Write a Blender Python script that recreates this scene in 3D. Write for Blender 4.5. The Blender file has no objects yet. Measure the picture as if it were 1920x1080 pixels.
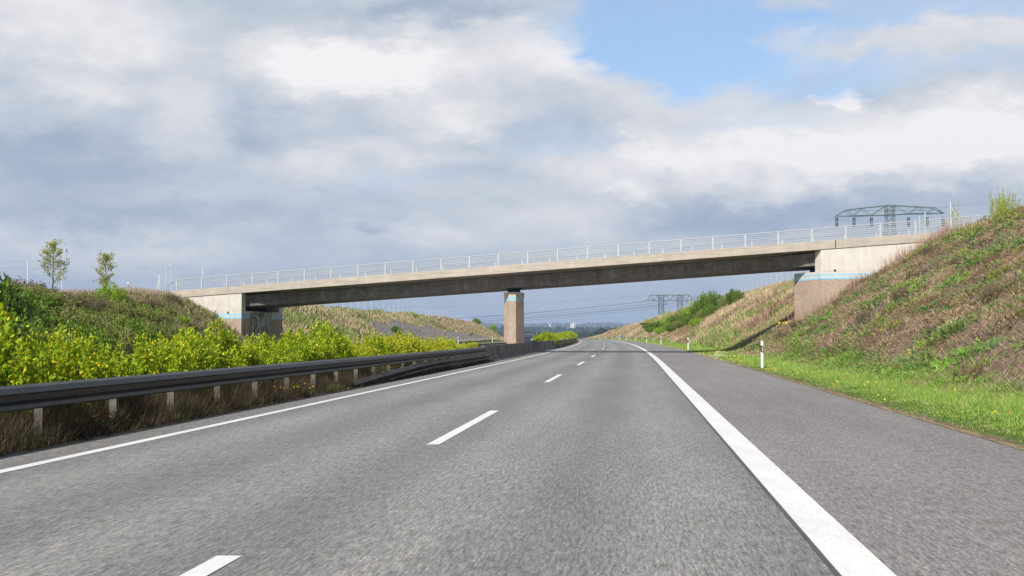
import bpy, bmesh, math, random
import numpy as np
from mathutils import Vector, Matrix

# ------------------------------------------------------------------ camera, world, sun, exposure
scene = bpy.context.scene
COL = scene.collection
F = 2130.0; H0 = 627.5; CAMZ = 1.325          # focal length in px of the 1920 frame, eye-level row, eye height
PITCH = math.atan((H0-540.0)/F)
cam = bpy.data.cameras.new("camera"); camo = bpy.data.objects.new("camera", cam); COL.objects.link(camo)
cam.sensor_width = 36.0; cam.lens = F/1920*36.0; cam.clip_start = 0.1; cam.clip_end = 40000
camo.location = (0, 0, CAMZ); camo.rotation_euler = (math.radians(90)+PITCH, 0, 0)
scene.camera = camo
scene.view_settings.view_transform = 'Standard'; scene.view_settings.look = 'None'
scene.view_settings.exposure = 0.08; scene.view_settings.gamma = 1.0
scene.view_settings.use_curve_mapping = False

SUN_AZ = math.radians(-33); SUN_EL = math.radians(41)   # azimuth measured from straight behind the camera, towards its left
sun_dir = Vector((math.sin(SUN_AZ)*math.cos(SUN_EL), -math.cos(SUN_AZ)*math.cos(SUN_EL), math.sin(SUN_EL)))
sl = bpy.data.lights.new("sun", 'SUN'); sl.energy = 5.0; sl.angle = math.radians(0.53); sl.color = (1.0, 0.945, 0.86)
so = bpy.data.objects.new("sun", sl); COL.objects.link(so); so.rotation_euler = sun_dir.to_track_quat('Z', 'Y').to_euler()

world = bpy.data.worlds.new("World"); scene.world = world; world.use_nodes = True
def build_world():
    nt = world.node_tree; nt.nodes.clear(); L = nt.links
    def N(t, **k):
        n = nt.nodes.new(t)
        for a, b in k.items(): setattr(n, a, b)
        return n
    def M(op, a, b=None, c=None, clamp=False):
        n = N('ShaderNodeMath', operation=op); n.use_clamp = clamp
        for i, v in enumerate((a, b, c)):
            if v is None: continue
            if isinstance(v, (int, float)): n.inputs[i].default_value = v
            else: L.new(v, n.inputs[i])
        return n.outputs[0]
    def VM(op, a, b=None):
        n = N('ShaderNodeVectorMath', operation=op)
        for i, v in enumerate((a, b)):
            if v is None: continue
            if isinstance(v, tuple): n.inputs[i].default_value = v
            else: L.new(v, n.inputs[i])
        return n.outputs['Value'] if op == 'LENGTH' else n.outputs[0]
    def MIX(f, a, b):
        n = N('ShaderNodeMix', data_type='RGBA')
        if isinstance(f, float): n.inputs[0].default_value = f
        else: L.new(f, n.inputs[0])
        for s, v in ((6, a), (7, b)):
            if isinstance(v, tuple): n.inputs[s].default_value = (*v, 1)
            else: L.new(v, n.inputs[s])
        return n.outputs[2]
    tc = N('ShaderNodeTexCoord'); d = VM('NORMALIZE', tc.outputs['Generated'])
    sep = N('ShaderNodeSeparateXYZ'); L.new(d, sep.inputs[0])
    az = M('ARCTAN2', sep.outputs[0], sep.outputs[1]); el = M('ARCSINE', sep.outputs[2])
    cv = N('ShaderNodeCombineXYZ'); L.new(az, cv.inputs[0]); L.new(el, cv.inputs[1])
    ae = cv.outputs[0]
    # stretched coordinates for the cloud noise: clouds are flatter than they are wide
    sc = VM('MULTIPLY', ae, (1.0, 2.0, 1.0))
    def NOISE(vec, scale, det, rough=0.55, out='Fac', off=(0, 0, 0)):
        n = N('ShaderNodeTexNoise'); n.noise_dimensions = '3D'
        n.inputs['Scale'].default_value = scale; n.inputs['Detail'].default_value = det; n.inputs['Roughness'].default_value = rough
        L.new(VM('ADD', vec, off), n.inputs['Vector']); return n.outputs[out]
    w1 = VM('MULTIPLY', VM('SUBTRACT', NOISE(sc, 9, 6, 0.6, 'Color'), (0.5, 0.5, 0.5)), (0.11, 0.07, 0))
    w2 = VM('MULTIPLY', VM('SUBTRACT', NOISE(sc, 34, 6, 0.62, 'Color', (3.1, 1.7, 0)), (0.5, 0.5, 0.5)), (0.05, 0.034, 0))
    wa = VM('ADD', VM('ADD', ae, w1), w2)
    wf = VM('ADD', ae, VM('ADD', VM('MULTIPLY', w1, (0.3, 0.3, 0)), w2))
    def blob(px, py, rx, ry, amp, hard=0, src=None):
        a = math.atan((px-960)/F)
        e = math.atan((H0-py)/F*math.cos(a))
        v = VM('MULTIPLY', VM('SUBTRACT', src or wa, (a, e, 0)), (F/rx, F/ry, 0))
        r = VM('LENGTH', v)
        n = N('ShaderNodeMapRange', interpolation_type='SMOOTHSTEP')
        n.inputs['From Min'].default_value = 1.35-0.75*hard*0 if not hard else 1.12
        n.inputs['From Max'].default_value = 0.15 if not hard else 0.80
        if not hard: n.inputs['From Min'].default_value = 1.5
        n.inputs['To Min'].default_value = 0; n.inputs['To Max'].default_value = amp
        L.new(r, n.inputs['Value'])
        return n.outputs[0]
    def total(lst, start):
        acc = start
        for b in lst: acc = M('ADD', acc, blob(*b))
        return acc
    fb = M('SUBTRACT', NOISE(sc, 7, 8, 0.56, off=(7.3, 2.2, 0)), 0.5)
    fb2 = M('SUBTRACT', NOISE(sc, 26, 7, 0.55, off=(1.3, 9.2, 0)), 0.5)
    V = M('ADD', M('MULTIPLY_ADD', fb, 0.62, 0.50), M('MULTIPLY', fb2, 0.34))
    bright = [(640,120,200,66,.46),(840,110,160,75,.30),(560,90,125,50,.16),(1060,90,100,75,.30),(120,30,290,70,.34),(350,200,75,75,.26),
              (150,165,110,30,.22),(860,215,120,30,.30),(570,300,100,38,.24),(760,275,130,26,.15),(1110,298,150,46,.20),(1250,262,110,34,.22),
              (1560,185,52,17,.34),(1578,181,60,12,.22,1,wf),(1640,285,430,66,.56),(1850,220,190,75,.34),(1790,60,190,60,.28),(1490,80,110,48,.28),
              (1050,412,130,34,.28),(800,440,130,30,.20),(90,440,170,38,.22),(290,490,190,26,.22),(1180,352,60,20,.26),(1280,180,200,50,.22),
              (1010,160,120,70,.14),(1500,220,160,45,.18)]
    dark = [(60,300,200,55,-.27),(270,405,380,42,-.22),(860,10,230,28,-.26),(1480,405,560,38,-.22),(420,60,110,80,-.10),(695,433,34,15,-.34,0,wf),
            (700,370,300,30,-.04),(1000,385,260,40,.10),(600,440,250,40,.08),(450,230,110,50,-.10),(1000,235,160,30,-.06),(900,330,120,24,-.06),(1620,235,250,22,-.12,0)]
    V = total([b if len(b) < 7 else b for b in bright+dark], V)
    # low sky: everything calms down to one pale lavender grey
    low = N('ShaderNodeMapRange', interpolation_type='SMOOTHSTEP'); L.new(el, low.inputs['Value'])
    low.inputs['From Min'].default_value = 0.085; low.inputs['From Max'].default_value = 0.02
    V = M('MULTIPLY', V, M('MULTIPLY_ADD', low.outputs[0], -0.42, 1.0))
    ramp = N('ShaderNodeValToRGB'); L.new(M('MULTIPLY', V, 1.0, clamp=True), ramp.inputs[0])
    cr = ramp.color_ramp
    def lin(r, g, b): return tuple((c/255/12.92) if c/255 <= .04045 else ((c/255+.055)/1.055)**2.4 for c in (r, g, b))
    pts = [(0.0, lin(145,161,186)), (0.25, lin(165,179,199)), (0.5, lin(193,201,213)), (0.72, lin(215,217,223)), (1.0, lin(243,240,241))]
    while len(cr.elements) < len(pts): cr.elements.new(0.5)
    for e, (p, c) in zip(cr.elements, pts): e.position = p; e.color = (*c, 1)
    cloud = VM('MULTIPLY', ramp.outputs[0], (10.0, 10.0, 10.0))
    holes = [(1290,40,230,85,.95,0),(1240,100,130,60,.6,0),(1150,30,110,50,.45,0),(1160,60,60,70,.35,0),(1390,125,170,48,.85,0),(1560,150,150,22,.40,0),(1680,10,360,30,.65,0),(1640,108,110,22,.5,0),(1850,118,120,24,.35,0),(1430,215,120,30,.18,0),
             (1370,35,70,60,.4,0),(320,45,70,25,.12,0),(1040,255,110,24,.22,0),(760,330,100,20,.16,0)]
    Hh = total(holes, 0.0)
    Hh = M('ADD', Hh, M('MULTIPLY', M('ADD', fb, M('MULTIPLY', fb2, 0.9)), M('MULTIPLY', Hh, 1.2)))
    behind = N('ShaderNodeMapRange'); L.new(sep.outputs[1], behind.inputs['Value'])   # behind the camera: broken cloud too
    behind.inputs['From Min'].default_value = 0.2; behind.inputs['From Max'].default_value = -0.3
    high = N('ShaderNodeMapRange'); L.new(el, high.inputs['Value']); high.inputs['From Min'].default_value = 0.36; high.inputs['From Max'].default_value = 0.75
    Hh = M('ADD', Hh, M('MULTIPLY', M('MAXIMUM', behind.outputs[0], high.outputs[0]), M('MULTIPLY_ADD', fb, 3.0, 0.95)), clamp=True)
    sky = N('ShaderNodeTexSky'); sky.sky_type = 'NISHITA'; sky.sun_disc = False
    sky.sun_elevation = SUN_EL; sky.sun_rotation = math.atan2(sun_dir.x, sun_dir.y)
    sky.altitude = 200; sky.air_density = 1.0; sky.dust_density = 0.6; sky.ozone_density = 1.2
    pale = VM('ADD', VM('MULTIPLY', sky.outputs[0], (0.72, 0.84, 0.96)), (1.9, 2.5, 3.25))     # thin high cloud veils the low blue, the zenith is clear
    blue = MIX(M('MAXIMUM', behind.outputs[0], high.outputs[0]), pale, VM('MULTIPLY', sky.outputs[0], (1.0, 1.0, 1.0)))
    col = MIX(Hh, cloud, blue)
    bg = N('ShaderNodeBackground'); bg.inputs['Strength'].default_value = 0.1
    L.new(col, bg.inputs[0]); out = N('ShaderNodeOutputWorld'); L.new(bg.outputs[0], out.inputs[0])
build_world()

# ------------------------------------------------------------------ helpers
rng = np.random.default_rng(7); random.seed(7)
def xc(s):
    s = np.asarray(s, float); t = np.clip(s-50, 0, 900); e = np.maximum(s-950, 0)
    return -2.42+.1065*s-1.35e-4*t*t-2*1.35e-4*900*e*0.6
def zr(s):
    s = np.asarray(s, float); t = np.clip(s-250, 0, 350); e = np.clip(s-600, 0, 500)
    return -1.46e-5*t*t-2*1.46e-5*350*e
def _hash(i, j, seed):
    n = (i.astype(np.int64)*374761393+j.astype(np.int64)*668265263+seed*1442695041) & 0xffffffff
    n = ((n ^ (n >> 13))*1274126177) & 0xffffffff
    return ((n ^ (n >> 16)) & 0xffff)/65535.0
def vn(x, y, seed=0):
    x = np.asarray(x, float); y = np.asarray(y, float)
    i = np.floor(x); j = np.floor(y); fx = x-i; fy = y-j
    fx = fx*fx*(3-2*fx); fy = fy*fy*(3-2*fy)
    a = _hash(i, j, seed); b = _hash(i+1, j, seed); c = _hash(i, j+1, seed); d = _hash(i+1, j+1, seed)
    return (a*(1-fx)+b*fx)*(1-fy)+(c*(1-fx)+d*fx)*fy
def fbm(x, y, seed=0, o=4):
    r = 0; a = .5; t = 0
    for k in range(o):
        r = r+a*vn(x*2**k, y*2**k, seed+k*17); t += a; a *= .5
    return r/t
def sst(a, b, x):
    t = np.clip((x-a)/(b-a), 0, 1); return t*t*(3-2*t)
def smin(a, b, k):
    h = np.clip(.5+.5*(b-a)/k, 0, 1); return b*(1-h)+a*h-k*h*(1-h)
def ground(o, s):
    o = np.asarray(o, float); s = np.asarray(s, float); o, s = np.broadcast_arrays(o, s)
    base = zr(s)
    fade = 1-sst(280, 640, s)
    capR = 7.7*fade*(1-.12*sst(150, 400, s)); capL = (4.55+.2*np.sin(s/31.)-.75*(1-sst(66, 84, s))-.62*(1-sst(89, 101, s)))*(1-sst(330, 560, s))
    rise_r = np.maximum(o-9.0, 0); rise_r = np.where(rise_r < 1.5, rise_r**2*.2067, (rise_r-.75)*.62)
    r = smin(rise_r, capR, .9)
    rise_l = np.maximum(-o-24.0, 0); rise_l = np.where(rise_l < 1.5, rise_l**2*.2, (rise_l-.75)*.60)
    l = smin(rise_l, capL, .7)
    z = np.where(o > 0, np.maximum(r, 0), np.maximum(l, 0))
    slope = np.where(o > 0, sst(8.5, 12, o), sst(22, 26, -o))
    near = (fbm(o/1.7, s/1.7, 3, 4)-.5)*.85+(fbm(o/6., s/9., 11, 3)-.5)*.9
    z = z+near*slope*np.clip(fade+.2, 0, 1)
    verge = sst(6.95, 7.5, o)*(1-sst(8.5, 12, o))
    z = z+verge*(.03+(fbm(o/.8, s/.8, 5, 3)-.5)*.10)
    vl = sst(18.7, 19.3, -o)*(1-sst(22, 26, -o)); z = z+vl*(fbm(o, s, 6, 3)-.5)*.12
    inr = (o > -4.40) & (o < 6.84); inl = (o > -18.42) & (o < -7.15)
    z = np.where(inr | inl, -.15, z)
    z = np.where((o >= -7.15) & (o <= -4.40), -.02+(fbm(o/.7, s/.7, 8, 3)-.5)*.06, z)
    far = sst(620, 1100, s)
    hill = -9+12*sst(2400, 4300, s)+22*sst(4300, 7600, s)
    hill = hill+(fbm(o/900., s/900., 21, 4)-.5)*(5+17*sst(3000, 7000, s))+(fbm(o/120., s/200., 29, 3)-.5)*5*sst(2500, 4500, s)
    side = sst(60, 400, np.abs(o+5))*far
    return (base+z)*(1-far)+hill*far + 0*side
def gz(x, s): return float(ground(x-xc(s), s))

def new_obj(name, me, mat=None, parent=None):
    o = bpy.data.objects.new(name, me); COL.objects.link(o)
    if mat is not None and len(me.materials) == 0: me.materials.append(mat)
    if parent is not None: o.parent = parent
    return o
def mesh_np(name, verts, faces, mat=None, parent=None, cols=None, smooth=False, uv=None):
    """faces: (n,k) int array"""
    me = bpy.data.meshes.new(name); verts = np.asarray(verts, np.float32); faces = np.asarray(faces, np.int32)
    n, k = faces.shape
    me.vertices.add(len(verts)); me.vertices.foreach_set('co', verts.ravel())
    me.loops.add(n*k); me.loops.foreach_set('vertex_index', faces.ravel())
    me.polygons.add(n); me.polygons.foreach_set('loop_start', np.arange(0, n*k, k, dtype=np.int32))
    if smooth: me.polygons.foreach_set('use_smooth', np.ones(n, bool))
    me.update(calc_edges=True)
    if cols is not None:
        at = me.color_attributes.new('Col', 'FLOAT_COLOR', 'POINT')
        at.data.foreach_set('color', np.c_[cols, np.ones(len(cols))].astype(np.float32).ravel())
    if uv is not None:
        ul = me.uv_layers.new(name='UVMap'); ul.data.foreach_set('uv', np.asarray(uv, np.float32)[faces.ravel()].ravel())
    return new_obj(name, me, mat, parent)
class MB:
    def __init__(s): s.v = []; s.f = []
    def add(s, vs, fs):
        n = len(s.v); s.v += [tuple(v) for v in vs]; s.f += [tuple(i+n for i in f) for f in fs]; return s
    def box(s, a, b, M=None):
        (x0, y0, z0), (x1, y1, z1) = a, b
        vs = [(x0,y0,z0),(x1,y0,z0),(x1,y1,z0),(x0,y1,z0),(x0,y0,z1),(x1,y0,z1),(x1,y1,z1),(x0,y1,z1)]
        if M is not None: vs = [M @ Vector(v) for v in vs]
        return s.add(vs, [(0,3,2,1),(4,5,6,7),(0,1,5,4),(1,2,6,5),(2,3,7,6),(3,0,4,7)])
    def bar(s, p, q, r, n=4, r2=None, cap=True):
        p = Vector(p); q = Vector(q); d = (q-p)
        if d.length < 1e-6: return s
        d.normalize(); up = Vector((0, 0, 1)) if abs(d.z) < .9 else Vector((1, 0, 0))
        a = d.cross(up).normalized(); b = a.cross(d); r2 = r if r2 is None else r2
        vs = []
        for c, rr in ((p, r), (q, r2)):
            for k in range(n):
                t = 2*math.pi*(k+.5)/n; vs.append(c+(a*math.cos(t)+b*math.sin(t))*rr)
        fs = [(k, (k+1) % n, n+(k+1) % n, n+k) for k in range(n)]
        if cap: fs += [tuple(range(n-1, -1, -1)), tuple(range(n, 2*n))]
        return s.add(vs, fs)
    def prism(s, poly, z0, z1):
        """poly: xy list; z0,z1 numbers or functions of (x,y)"""
        f0 = z0 if callable(z0) else (lambda x, y: z0); f1 = z1 if callable(z1) else (lambda x, y: z1)
        n = len(poly); vs = [(x, y, f0(x, y)) for x, y in poly]+[(x, y, f1(x, y)) for x, y in poly]
        return s.add(vs, [tuple(range(n-1, -1, -1)), tuple(range(n, 2*n))]+[(k, (k+1) % n, n+(k+1) % n, n+k) for k in range(n)])
    def sweep(s, secs, closed=True, caps=True):
        n = len(secs[0]); vs = [p for sec in secs for p in sec]; fs = []
        for i in range(len(secs)-1):
            for k in range(n if closed else n-1):
                a = i*n+k; b = i*n+(k+1) % n; fs.append((a, b, b+n, a+n))
        if caps and closed: fs += [tuple(range(n-1, -1, -1)), tuple(range((len(secs)-1)*n, len(secs)*n))]
        return s.add(vs, fs)
    def build(s, name, mat, parent=None, smooth=False, bevel=0, fix=True):
        me = bpy.data.meshes.new(name); me.from_pydata(s.v, [], s.f)
        if fix:
            bm = bmesh.new(); bm.from_mesh(me); bmesh.ops.recalc_face_normals(bm, faces=bm.faces); bm.to_mesh(me); bm.free()
        if smooth: me.polygons.foreach_set('use_smooth', np.ones(len(me.polygons), bool))
        me.update(); o = new_obj(name, me, mat, parent)
        if bevel:
            m = o.modifiers.new('bevel', 'BEVEL'); m.width = bevel; m.segments = 2; m.limit_method = 'ANGLE'
        return o
def tag(o, label=None, cat=None, group=None, kind=None):
    if label: o['label'] = label
    if cat: o['category'] = cat
    if group: o['group'] = group
    if kind: o['kind'] = kind
    return o
def empty(name, label, cat, loc=(0, 0, 0), group=None, rz=0):
    o = bpy.data.objects.new(name, None); COL.objects.link(o); o.location = loc; o.rotation_euler = (0, 0, rz)
    o.empty_display_size = .2; return tag(o, label, cat, group)
def copy_tree(o, parent=None):
    c = o.copy(); COL.objects.link(c)
    if parent is not None: c.parent = parent
    for ch in list(o.children): copy_tree(ch, c)
    return c
def attach(parent, children):   # children were built in world coordinates
    for c in children:
        c.parent = parent; c.matrix_parent_inverse = Matrix.Identity(4)
        c.location = Vector(c.location)-parent.location
    return parent
ORD = ['first','second','third','fourth','fifth','sixth','seventh','eighth','ninth','tenth','eleventh','twelfth']

# ------------------------------------------------------------------ materials
def nodes(name, rough=.8, spec=.3, metal=0):
    m = bpy.data.materials.new(name); m.use_nodes = True; nt = m.node_tree
    p = nt.nodes['Principled BSDF']; p.inputs['Roughness'].default_value = rough
    p.inputs['Specular IOR Level'].default_value = spec; p.inputs['Metallic'].default_value = metal
    return m, nt, p
def noise(nt, vec, scale, det=4, rough=.55):
    n = nt.nodes.new('ShaderNodeTexNoise'); n.inputs['Scale'].default_value = scale
    n.inputs['Detail'].default_value = det; n.inputs['Roughness'].default_value = rough
    if vec is not None: nt.links.new(vec, n.inputs['Vector'])
    return n.outputs['Fac']
def mapping(nt, src, scale=(1, 1, 1), loc=(0, 0, 0)):
    n = nt.nodes.new('ShaderNodeMapping'); n.inputs['Scale'].default_value = scale; n.inputs['Location'].default_value = loc
    nt.links.new(src, n.inputs[0]); return n.outputs[0]
def ramp(nt, fac, pts):
    r = nt.nodes.new('ShaderNodeValToRGB'); nt.links.new(fac, r.inputs[0]); e = r.color_ramp.elements
    while len(e) < len(pts): e.new(.5)
    for a, (p, c) in zip(e, pts): a.position = p; a.color = (*c, 1) if len(c) == 3 else c
    return r.outputs[0]
def mix(nt, f, a, b, blend='MIX'):
    n = nt.nodes.new('ShaderNodeMix'); n.data_type = 'RGBA'; n.blend_type = blend
    for i, v in ((0, f), (6, a), (7, b)):
        if isinstance(v, (int, float)): n.inputs[i].default_value = v
        elif isinstance(v, tuple): n.inputs[i].default_value = (*v, 1)
        else: nt.links.new(v, n.inputs[i])
    return n.outputs[2]
def bump(nt, p, h, strength=.4, dist=.02):
    b = nt.nodes.new('ShaderNodeBump'); b.inputs['Strength'].default_value = strength; b.inputs['Distance'].default_value = dist
    nt.links.new(h, b.inputs['Height']); nt.links.new(b.outputs[0], p.inputs['Normal'])
def coord(nt, out='Object'):
    return nt.nodes.new('ShaderNodeTexCoord').outputs[out]
def worldpos(nt): return nt.nodes.new('ShaderNodeNewGeometry').outputs['Position']
def simple(name, c, rough=.7, spec=.3, metal=0, var=.15, scale=3, bs=0, det=5):
    m, nt, p = nodes(name, rough, spec, metal); v = worldpos(nt)
    n = noise(nt, v, scale, det, .6)
    c0 = tuple(x*(1-var) for x in c); c1 = tuple(min(1, x*(1+var)) for x in c)
    nt.links.new(ramp(nt, n, [(.3, c0), (.7, c1)]), p.inputs['Base Color'])
    if bs: bump(nt, p, noise(nt, v, scale*12, 4), bs, .01)
    return m
def attrmat(name, rough=.75, trans=0.0, spec=.25):
    m, nt, p = nodes(name, rough, spec); a = nt.nodes.new('ShaderNodeAttribute'); a.attribute_name = 'Col'
    nt.links.new(a.outputs['Color'], p.inputs['Base Color'])
    if trans:
        t = nt.nodes.new('ShaderNodeBsdfTranslucent'); nt.links.new(a.outputs['Color'], t.inputs[0])
        ms = nt.nodes.new('ShaderNodeMixShader'); ms.inputs[0].default_value = trans
        out = [n for n in nt.nodes if n.type == 'OUTPUT_MATERIAL'][0]
        nt.links.new(p.outputs[0], ms.inputs[1]); nt.links.new(t.outputs[0], ms.inputs[2]); nt.links.new(ms.outputs[0], out.inputs[0])
    return m
LEAF = attrmat('leaf', .6, .35); BLADE = attrmat('grass_blade', .8, .12); PETAL = attrmat('petal', .6, .2)
BARK = simple('bark', (.10, .075, .055), .9, .1, var=.3, scale=14)

def asphalt(name, c, tracks):
    m, nt, p = nodes(name, .62, .5); uv = coord(nt, 'UV')       # u = metres across, v = metres along
    big = noise(nt, mapping(nt, uv, (.22, .07, 1)), 1.0, 4, .55)
    strk = noise(nt, mapping(nt, uv, (2.2, .25, 1)), 1.0, 5, .6)
    fine = noise(nt, mapping(nt, uv, (42, 4.5, 1)), 1.0, 4, .78)
    agg = noise(nt, mapping(nt, uv, (90, 16, 1)), 1.0, 2, .7)
    med = noise(nt, mapping(nt, uv, (11, .9, 1)), 1.0, 4, .6)
    base = ramp(nt, big, [(.3, tuple(x*.88 for x in c)), (.7, tuple(x*1.12 for x in c))])
    base = mix(nt, 1.0, base, ramp(nt, strk, [(.3, (.90, .90, .90)), (.7, (1.10, 1.10, 1.09))]), 'MULTIPLY')
    base = mix(nt, 1.0, base, ramp(nt, med, [(.3, (.90, .90, .91)), (.7, (1.10, 1.10, 1.09))]), 'MULTIPLY')
    base = mix(nt, 1.0, base, ramp(nt, fine, [(.32, (.45, .45, .47)), (.5, (1, 1, 1)), (.68, (1.60, 1.58, 1.55))]), 'MULTIPLY')
    base = mix(nt, 1.0, base, ramp(nt, agg, [(.3, (.62, .62, .64)), (.5, (1, 1, 1)), (.72, (1.45, 1.42, 1.38))]), 'MULTIPLY')
    if tracks:   # darker wheel tracks worn into each lane
        w = nt.nodes.new('ShaderNodeTexWave'); w.wave_type = 'BANDS'; w.bands_direction = 'X'; w.wave_profile = 'SIN'
        w.inputs['Scale'].default_value = .314/ (3.7/2)*2*.5; w.inputs['Distortion'].default_value = .6; w.inputs['Detail'].default_value = 2
        nt.links.new(mapping(nt, uv, (1, .02, 1)), w.inputs[0])
        base = mix(nt, .8, base, mix(nt, 1.0, base, ramp(nt, w.outputs[0], [(0, (.78, .78, .80)), (1, (1.10, 1.10, 1.09))]), 'MULTIPLY'))
    nt.links.new(base, p.inputs['Base Color']); bump(nt, p, fine, .35, .006); return m
ASPH = asphalt('asphalt', (.236, .226, .207), True); ASPH2 = asphalt('asphalt_shoulder', (.230, .206, .192), False)
def paint():
    m, nt, p = nodes('road_paint', .6, .35); uv = coord(nt, 'UV')
    n = noise(nt, mapping(nt, uv, (30, 9, 1)), 1, 5, .7); b = noise(nt, mapping(nt, uv, (2.5, .8, 1)), 1, 4, .6)
    c = ramp(nt, n, [(.27, (.55, .54, .51)), (.42, (.78, .77, .74)), (.7, (.86, .85, .82))])
    c = mix(nt, 1.0, c, ramp(nt, b, [(.3, (.88, .87, .85)), (.6, (1, 1, 1))]), 'MULTIPLY')
    nt.links.new(c, p.inputs['Base Color']); bump(nt, p, n, .2, .003); return m
PAINT = paint()

def terrain_mat():
    m, nt, p = nodes('soil_and_grass', .95, .1); uv = coord(nt, 'UV'); pos = worldpos(nt)
    at = nt.nodes.new('ShaderNodeAttribute'); at.attribute_name = 'Col'      # r green, g dry, b dark soil
    sp = nt.nodes.new('ShaderNodeSeparateColor'); nt.links.new(at.outputs['Color'], sp.inputs[0])
    n1 = noise(nt, pos, .9, 6, .65); n2 = noise(nt, pos, 4.5, 5, .7); n3 = noise(nt, pos, .18, 4, .6)
    brown = ramp(nt, n2, [(.3, (.10, .067, .046)), (.5, (.20, .145, .105)), (.68, (.31, .235, .175))])
    tan = ramp(nt, n2, [(.3, (.19, .135, .075)), (.5, (.33, .25, .14)), (.7, (.44, .35, .21))])
    green = ramp(nt, n2, [(.3, (.045, .075, .012)), (.5, (.09, .145, .025)), (.7, (.15, .205, .05))])
    soil = ramp(nt, n2, [(.3, (.055, .038, .028)), (.7, (.13, .09, .068))])
    c = mix(nt, ramp(nt, n1, [(.45, (0, 0, 0)), (.58, (1, 1, 1))]), brown, mix(nt, .35, brown, green))
    def add(a, b, op='ADD', cl=True):
        k = nt.nodes.new('ShaderNodeMath'); k.operation = op; k.use_clamp = cl
        for i, v in enumerate((a, b)):
            if isinstance(v, (int, float)): k.inputs[i].default_value = v
            else: nt.links.new(v, k.inputs[i])
        return k.outputs[0]
    def soft(w): return ramp(nt, add(add(w, add(add(n1, -.5, cl=False), 1.1, 'MULTIPLY', False), cl=False), 0), [(.35, (0, 0, 0)), (.65, (1, 1, 1))])
    c = mix(nt, soft(sp.outputs[1]), c, tan); c = mix(nt, soft(sp.outputs[0]), c, green); c = mix(nt, soft(sp.outputs[2]), c, soil)
    # beyond a kilometre: fields and woods
    wood = ramp(nt, noise(nt, mapping(nt, pos, (.006, .003, .02)), 1, 7, .6), [(.40, (.028, .045, .018)), (.50, (.035, .055, .02)), (.56, (.10, .11, .05)), (.66, (.17, .15, .10))])
    fr = nt.nodes.new('ShaderNodeSeparateXYZ'); nt.links.new(pos, fr.inputs[0])
    mr = nt.nodes.new('ShaderNodeMapRange'); mr.inputs[1].default_value = 650; mr.inputs[2].default_value = 900; nt.links.new(fr.outputs[1], mr.inputs[0])
    c = mix(nt, mr.outputs[0], c, wood)
    nt.links.new(c, p.inputs['Base Color']); bump(nt, p, n2, .9, .12); return m

# concrete and stone
def concrete(name, c, streak=.12, boards=0, var=.10, stain=None):
    m, nt, p = nodes(name, .85, .2); v = worldpos(nt)
    n = noise(nt, v, 1.3, 6, .62); f = noise(nt, v, 18, 4, .6)
    s = noise(nt, mapping(nt, v, (3, 3, .35)), 1, 5, .6)
    b = ramp(nt, n, [(.3, tuple(x*(1-var) for x in c)), (.7, tuple(x*(1+var) for x in c))])
    b = mix(nt, 1.0, b, ramp(nt, s, [(.3, (1-streak,)*3), (.6, (1, 1, 1)), (1, (1, 1, 1))]), 'MULTIPLY')
    b = mix(nt, 1.0, b, ramp(nt, f, [(.3, (.93,)*3), (.7, (1.05,)*3)]), 'MULTIPLY')
    if boards:
        w = noise(nt, mapping(nt, v, (.5, .5, 11)), 1, 3, .6)
        b = mix(nt, 1.0, b, ramp(nt, w, [(.32, (.80, .78, .76)), (.5, (1, 1, 1)), (.68, (1.07, 1.06, 1.04))]), 'MULTIPLY')
        bump(nt, p, w, .3, .02)
    else: bump(nt, p, f, .2, .01)
    if stain:
        q = noise(nt, mapping(nt, v, (1.2, 1.2, .5), (4, 2, 1)), 1, 6, .7)
        b = mix(nt, ramp(nt, q, [(.56, (0, 0, 0)), (.70, (.75, .75, .75))]), b, stain)
    nt.links.new(b, p.inputs['Base Color']); return m
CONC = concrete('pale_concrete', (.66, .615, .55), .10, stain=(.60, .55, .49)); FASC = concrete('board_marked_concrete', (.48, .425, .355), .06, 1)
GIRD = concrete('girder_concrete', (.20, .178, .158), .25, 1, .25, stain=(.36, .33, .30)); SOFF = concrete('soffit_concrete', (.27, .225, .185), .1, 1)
PIERT = concrete('pier_concrete', (.56, .48, .39), .12)
def aggregate(name, c):
    m, nt, p = nodes(name, .95, .1); v = worldpos(nt)
    vo = nt.nodes.new('ShaderNodeTexVoronoi'); vo.inputs['Scale'].default_value = 13; nt.links.new(v, vo.inputs['Vector'])
    f = noise(nt, v, 30, 4, .7); n = noise(nt, v, .9, 5, .6)
    b = ramp(nt, n, [(.3, tuple(x*.85 for x in c)), (.7, tuple(x*1.1 for x in c))])
    b = mix(nt, 1.0, b, ramp(nt, f, [(.32, (.55, .52, .5)), (.5, (1, 1, 1)), (.66, (1.3, 1.25, 1.2))]), 'MULTIPLY')
    b = mix(nt, 1.0, b, ramp(nt, vo.outputs[0], [(0, (1.15, 1.12, 1.1)), (.55, (.75, .72, .7))]), 'MULTIPLY')
    nt.links.new(b, p.inputs['Base Color']); bump(nt, p, vo.outputs[0], .8, .03); return m
AGG = aggregate('exposed_aggregate', (.56, .455, .37))
STRIPE = simple('pale_blue_paint', (.30, .58, .74), .7, .2, var=.06, scale=4)
DARKC = concrete('grimy_barrier_concrete', (.20, .185, .17), .35, 0, .28, stain=(.085, .08, .075))
JOINT = simple('joint_rubber', (.03, .03, .032), .8); RUBB_GAP = simple('rubber_and_gap_shade', (.02, .02, .02), .8)
GALV = simple('galvanised_steel', (.50, .52, .53), .5, .5, .35, .08, 5); 
RAILD = simple('weathered_guardrail', (.070, .072, .078), .5, .5, .3, .22, 2.5)
POSTL = simple('guardrail_post_steel', (.17, .15, .135), .65, .3, .1, .28, 9)
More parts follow.
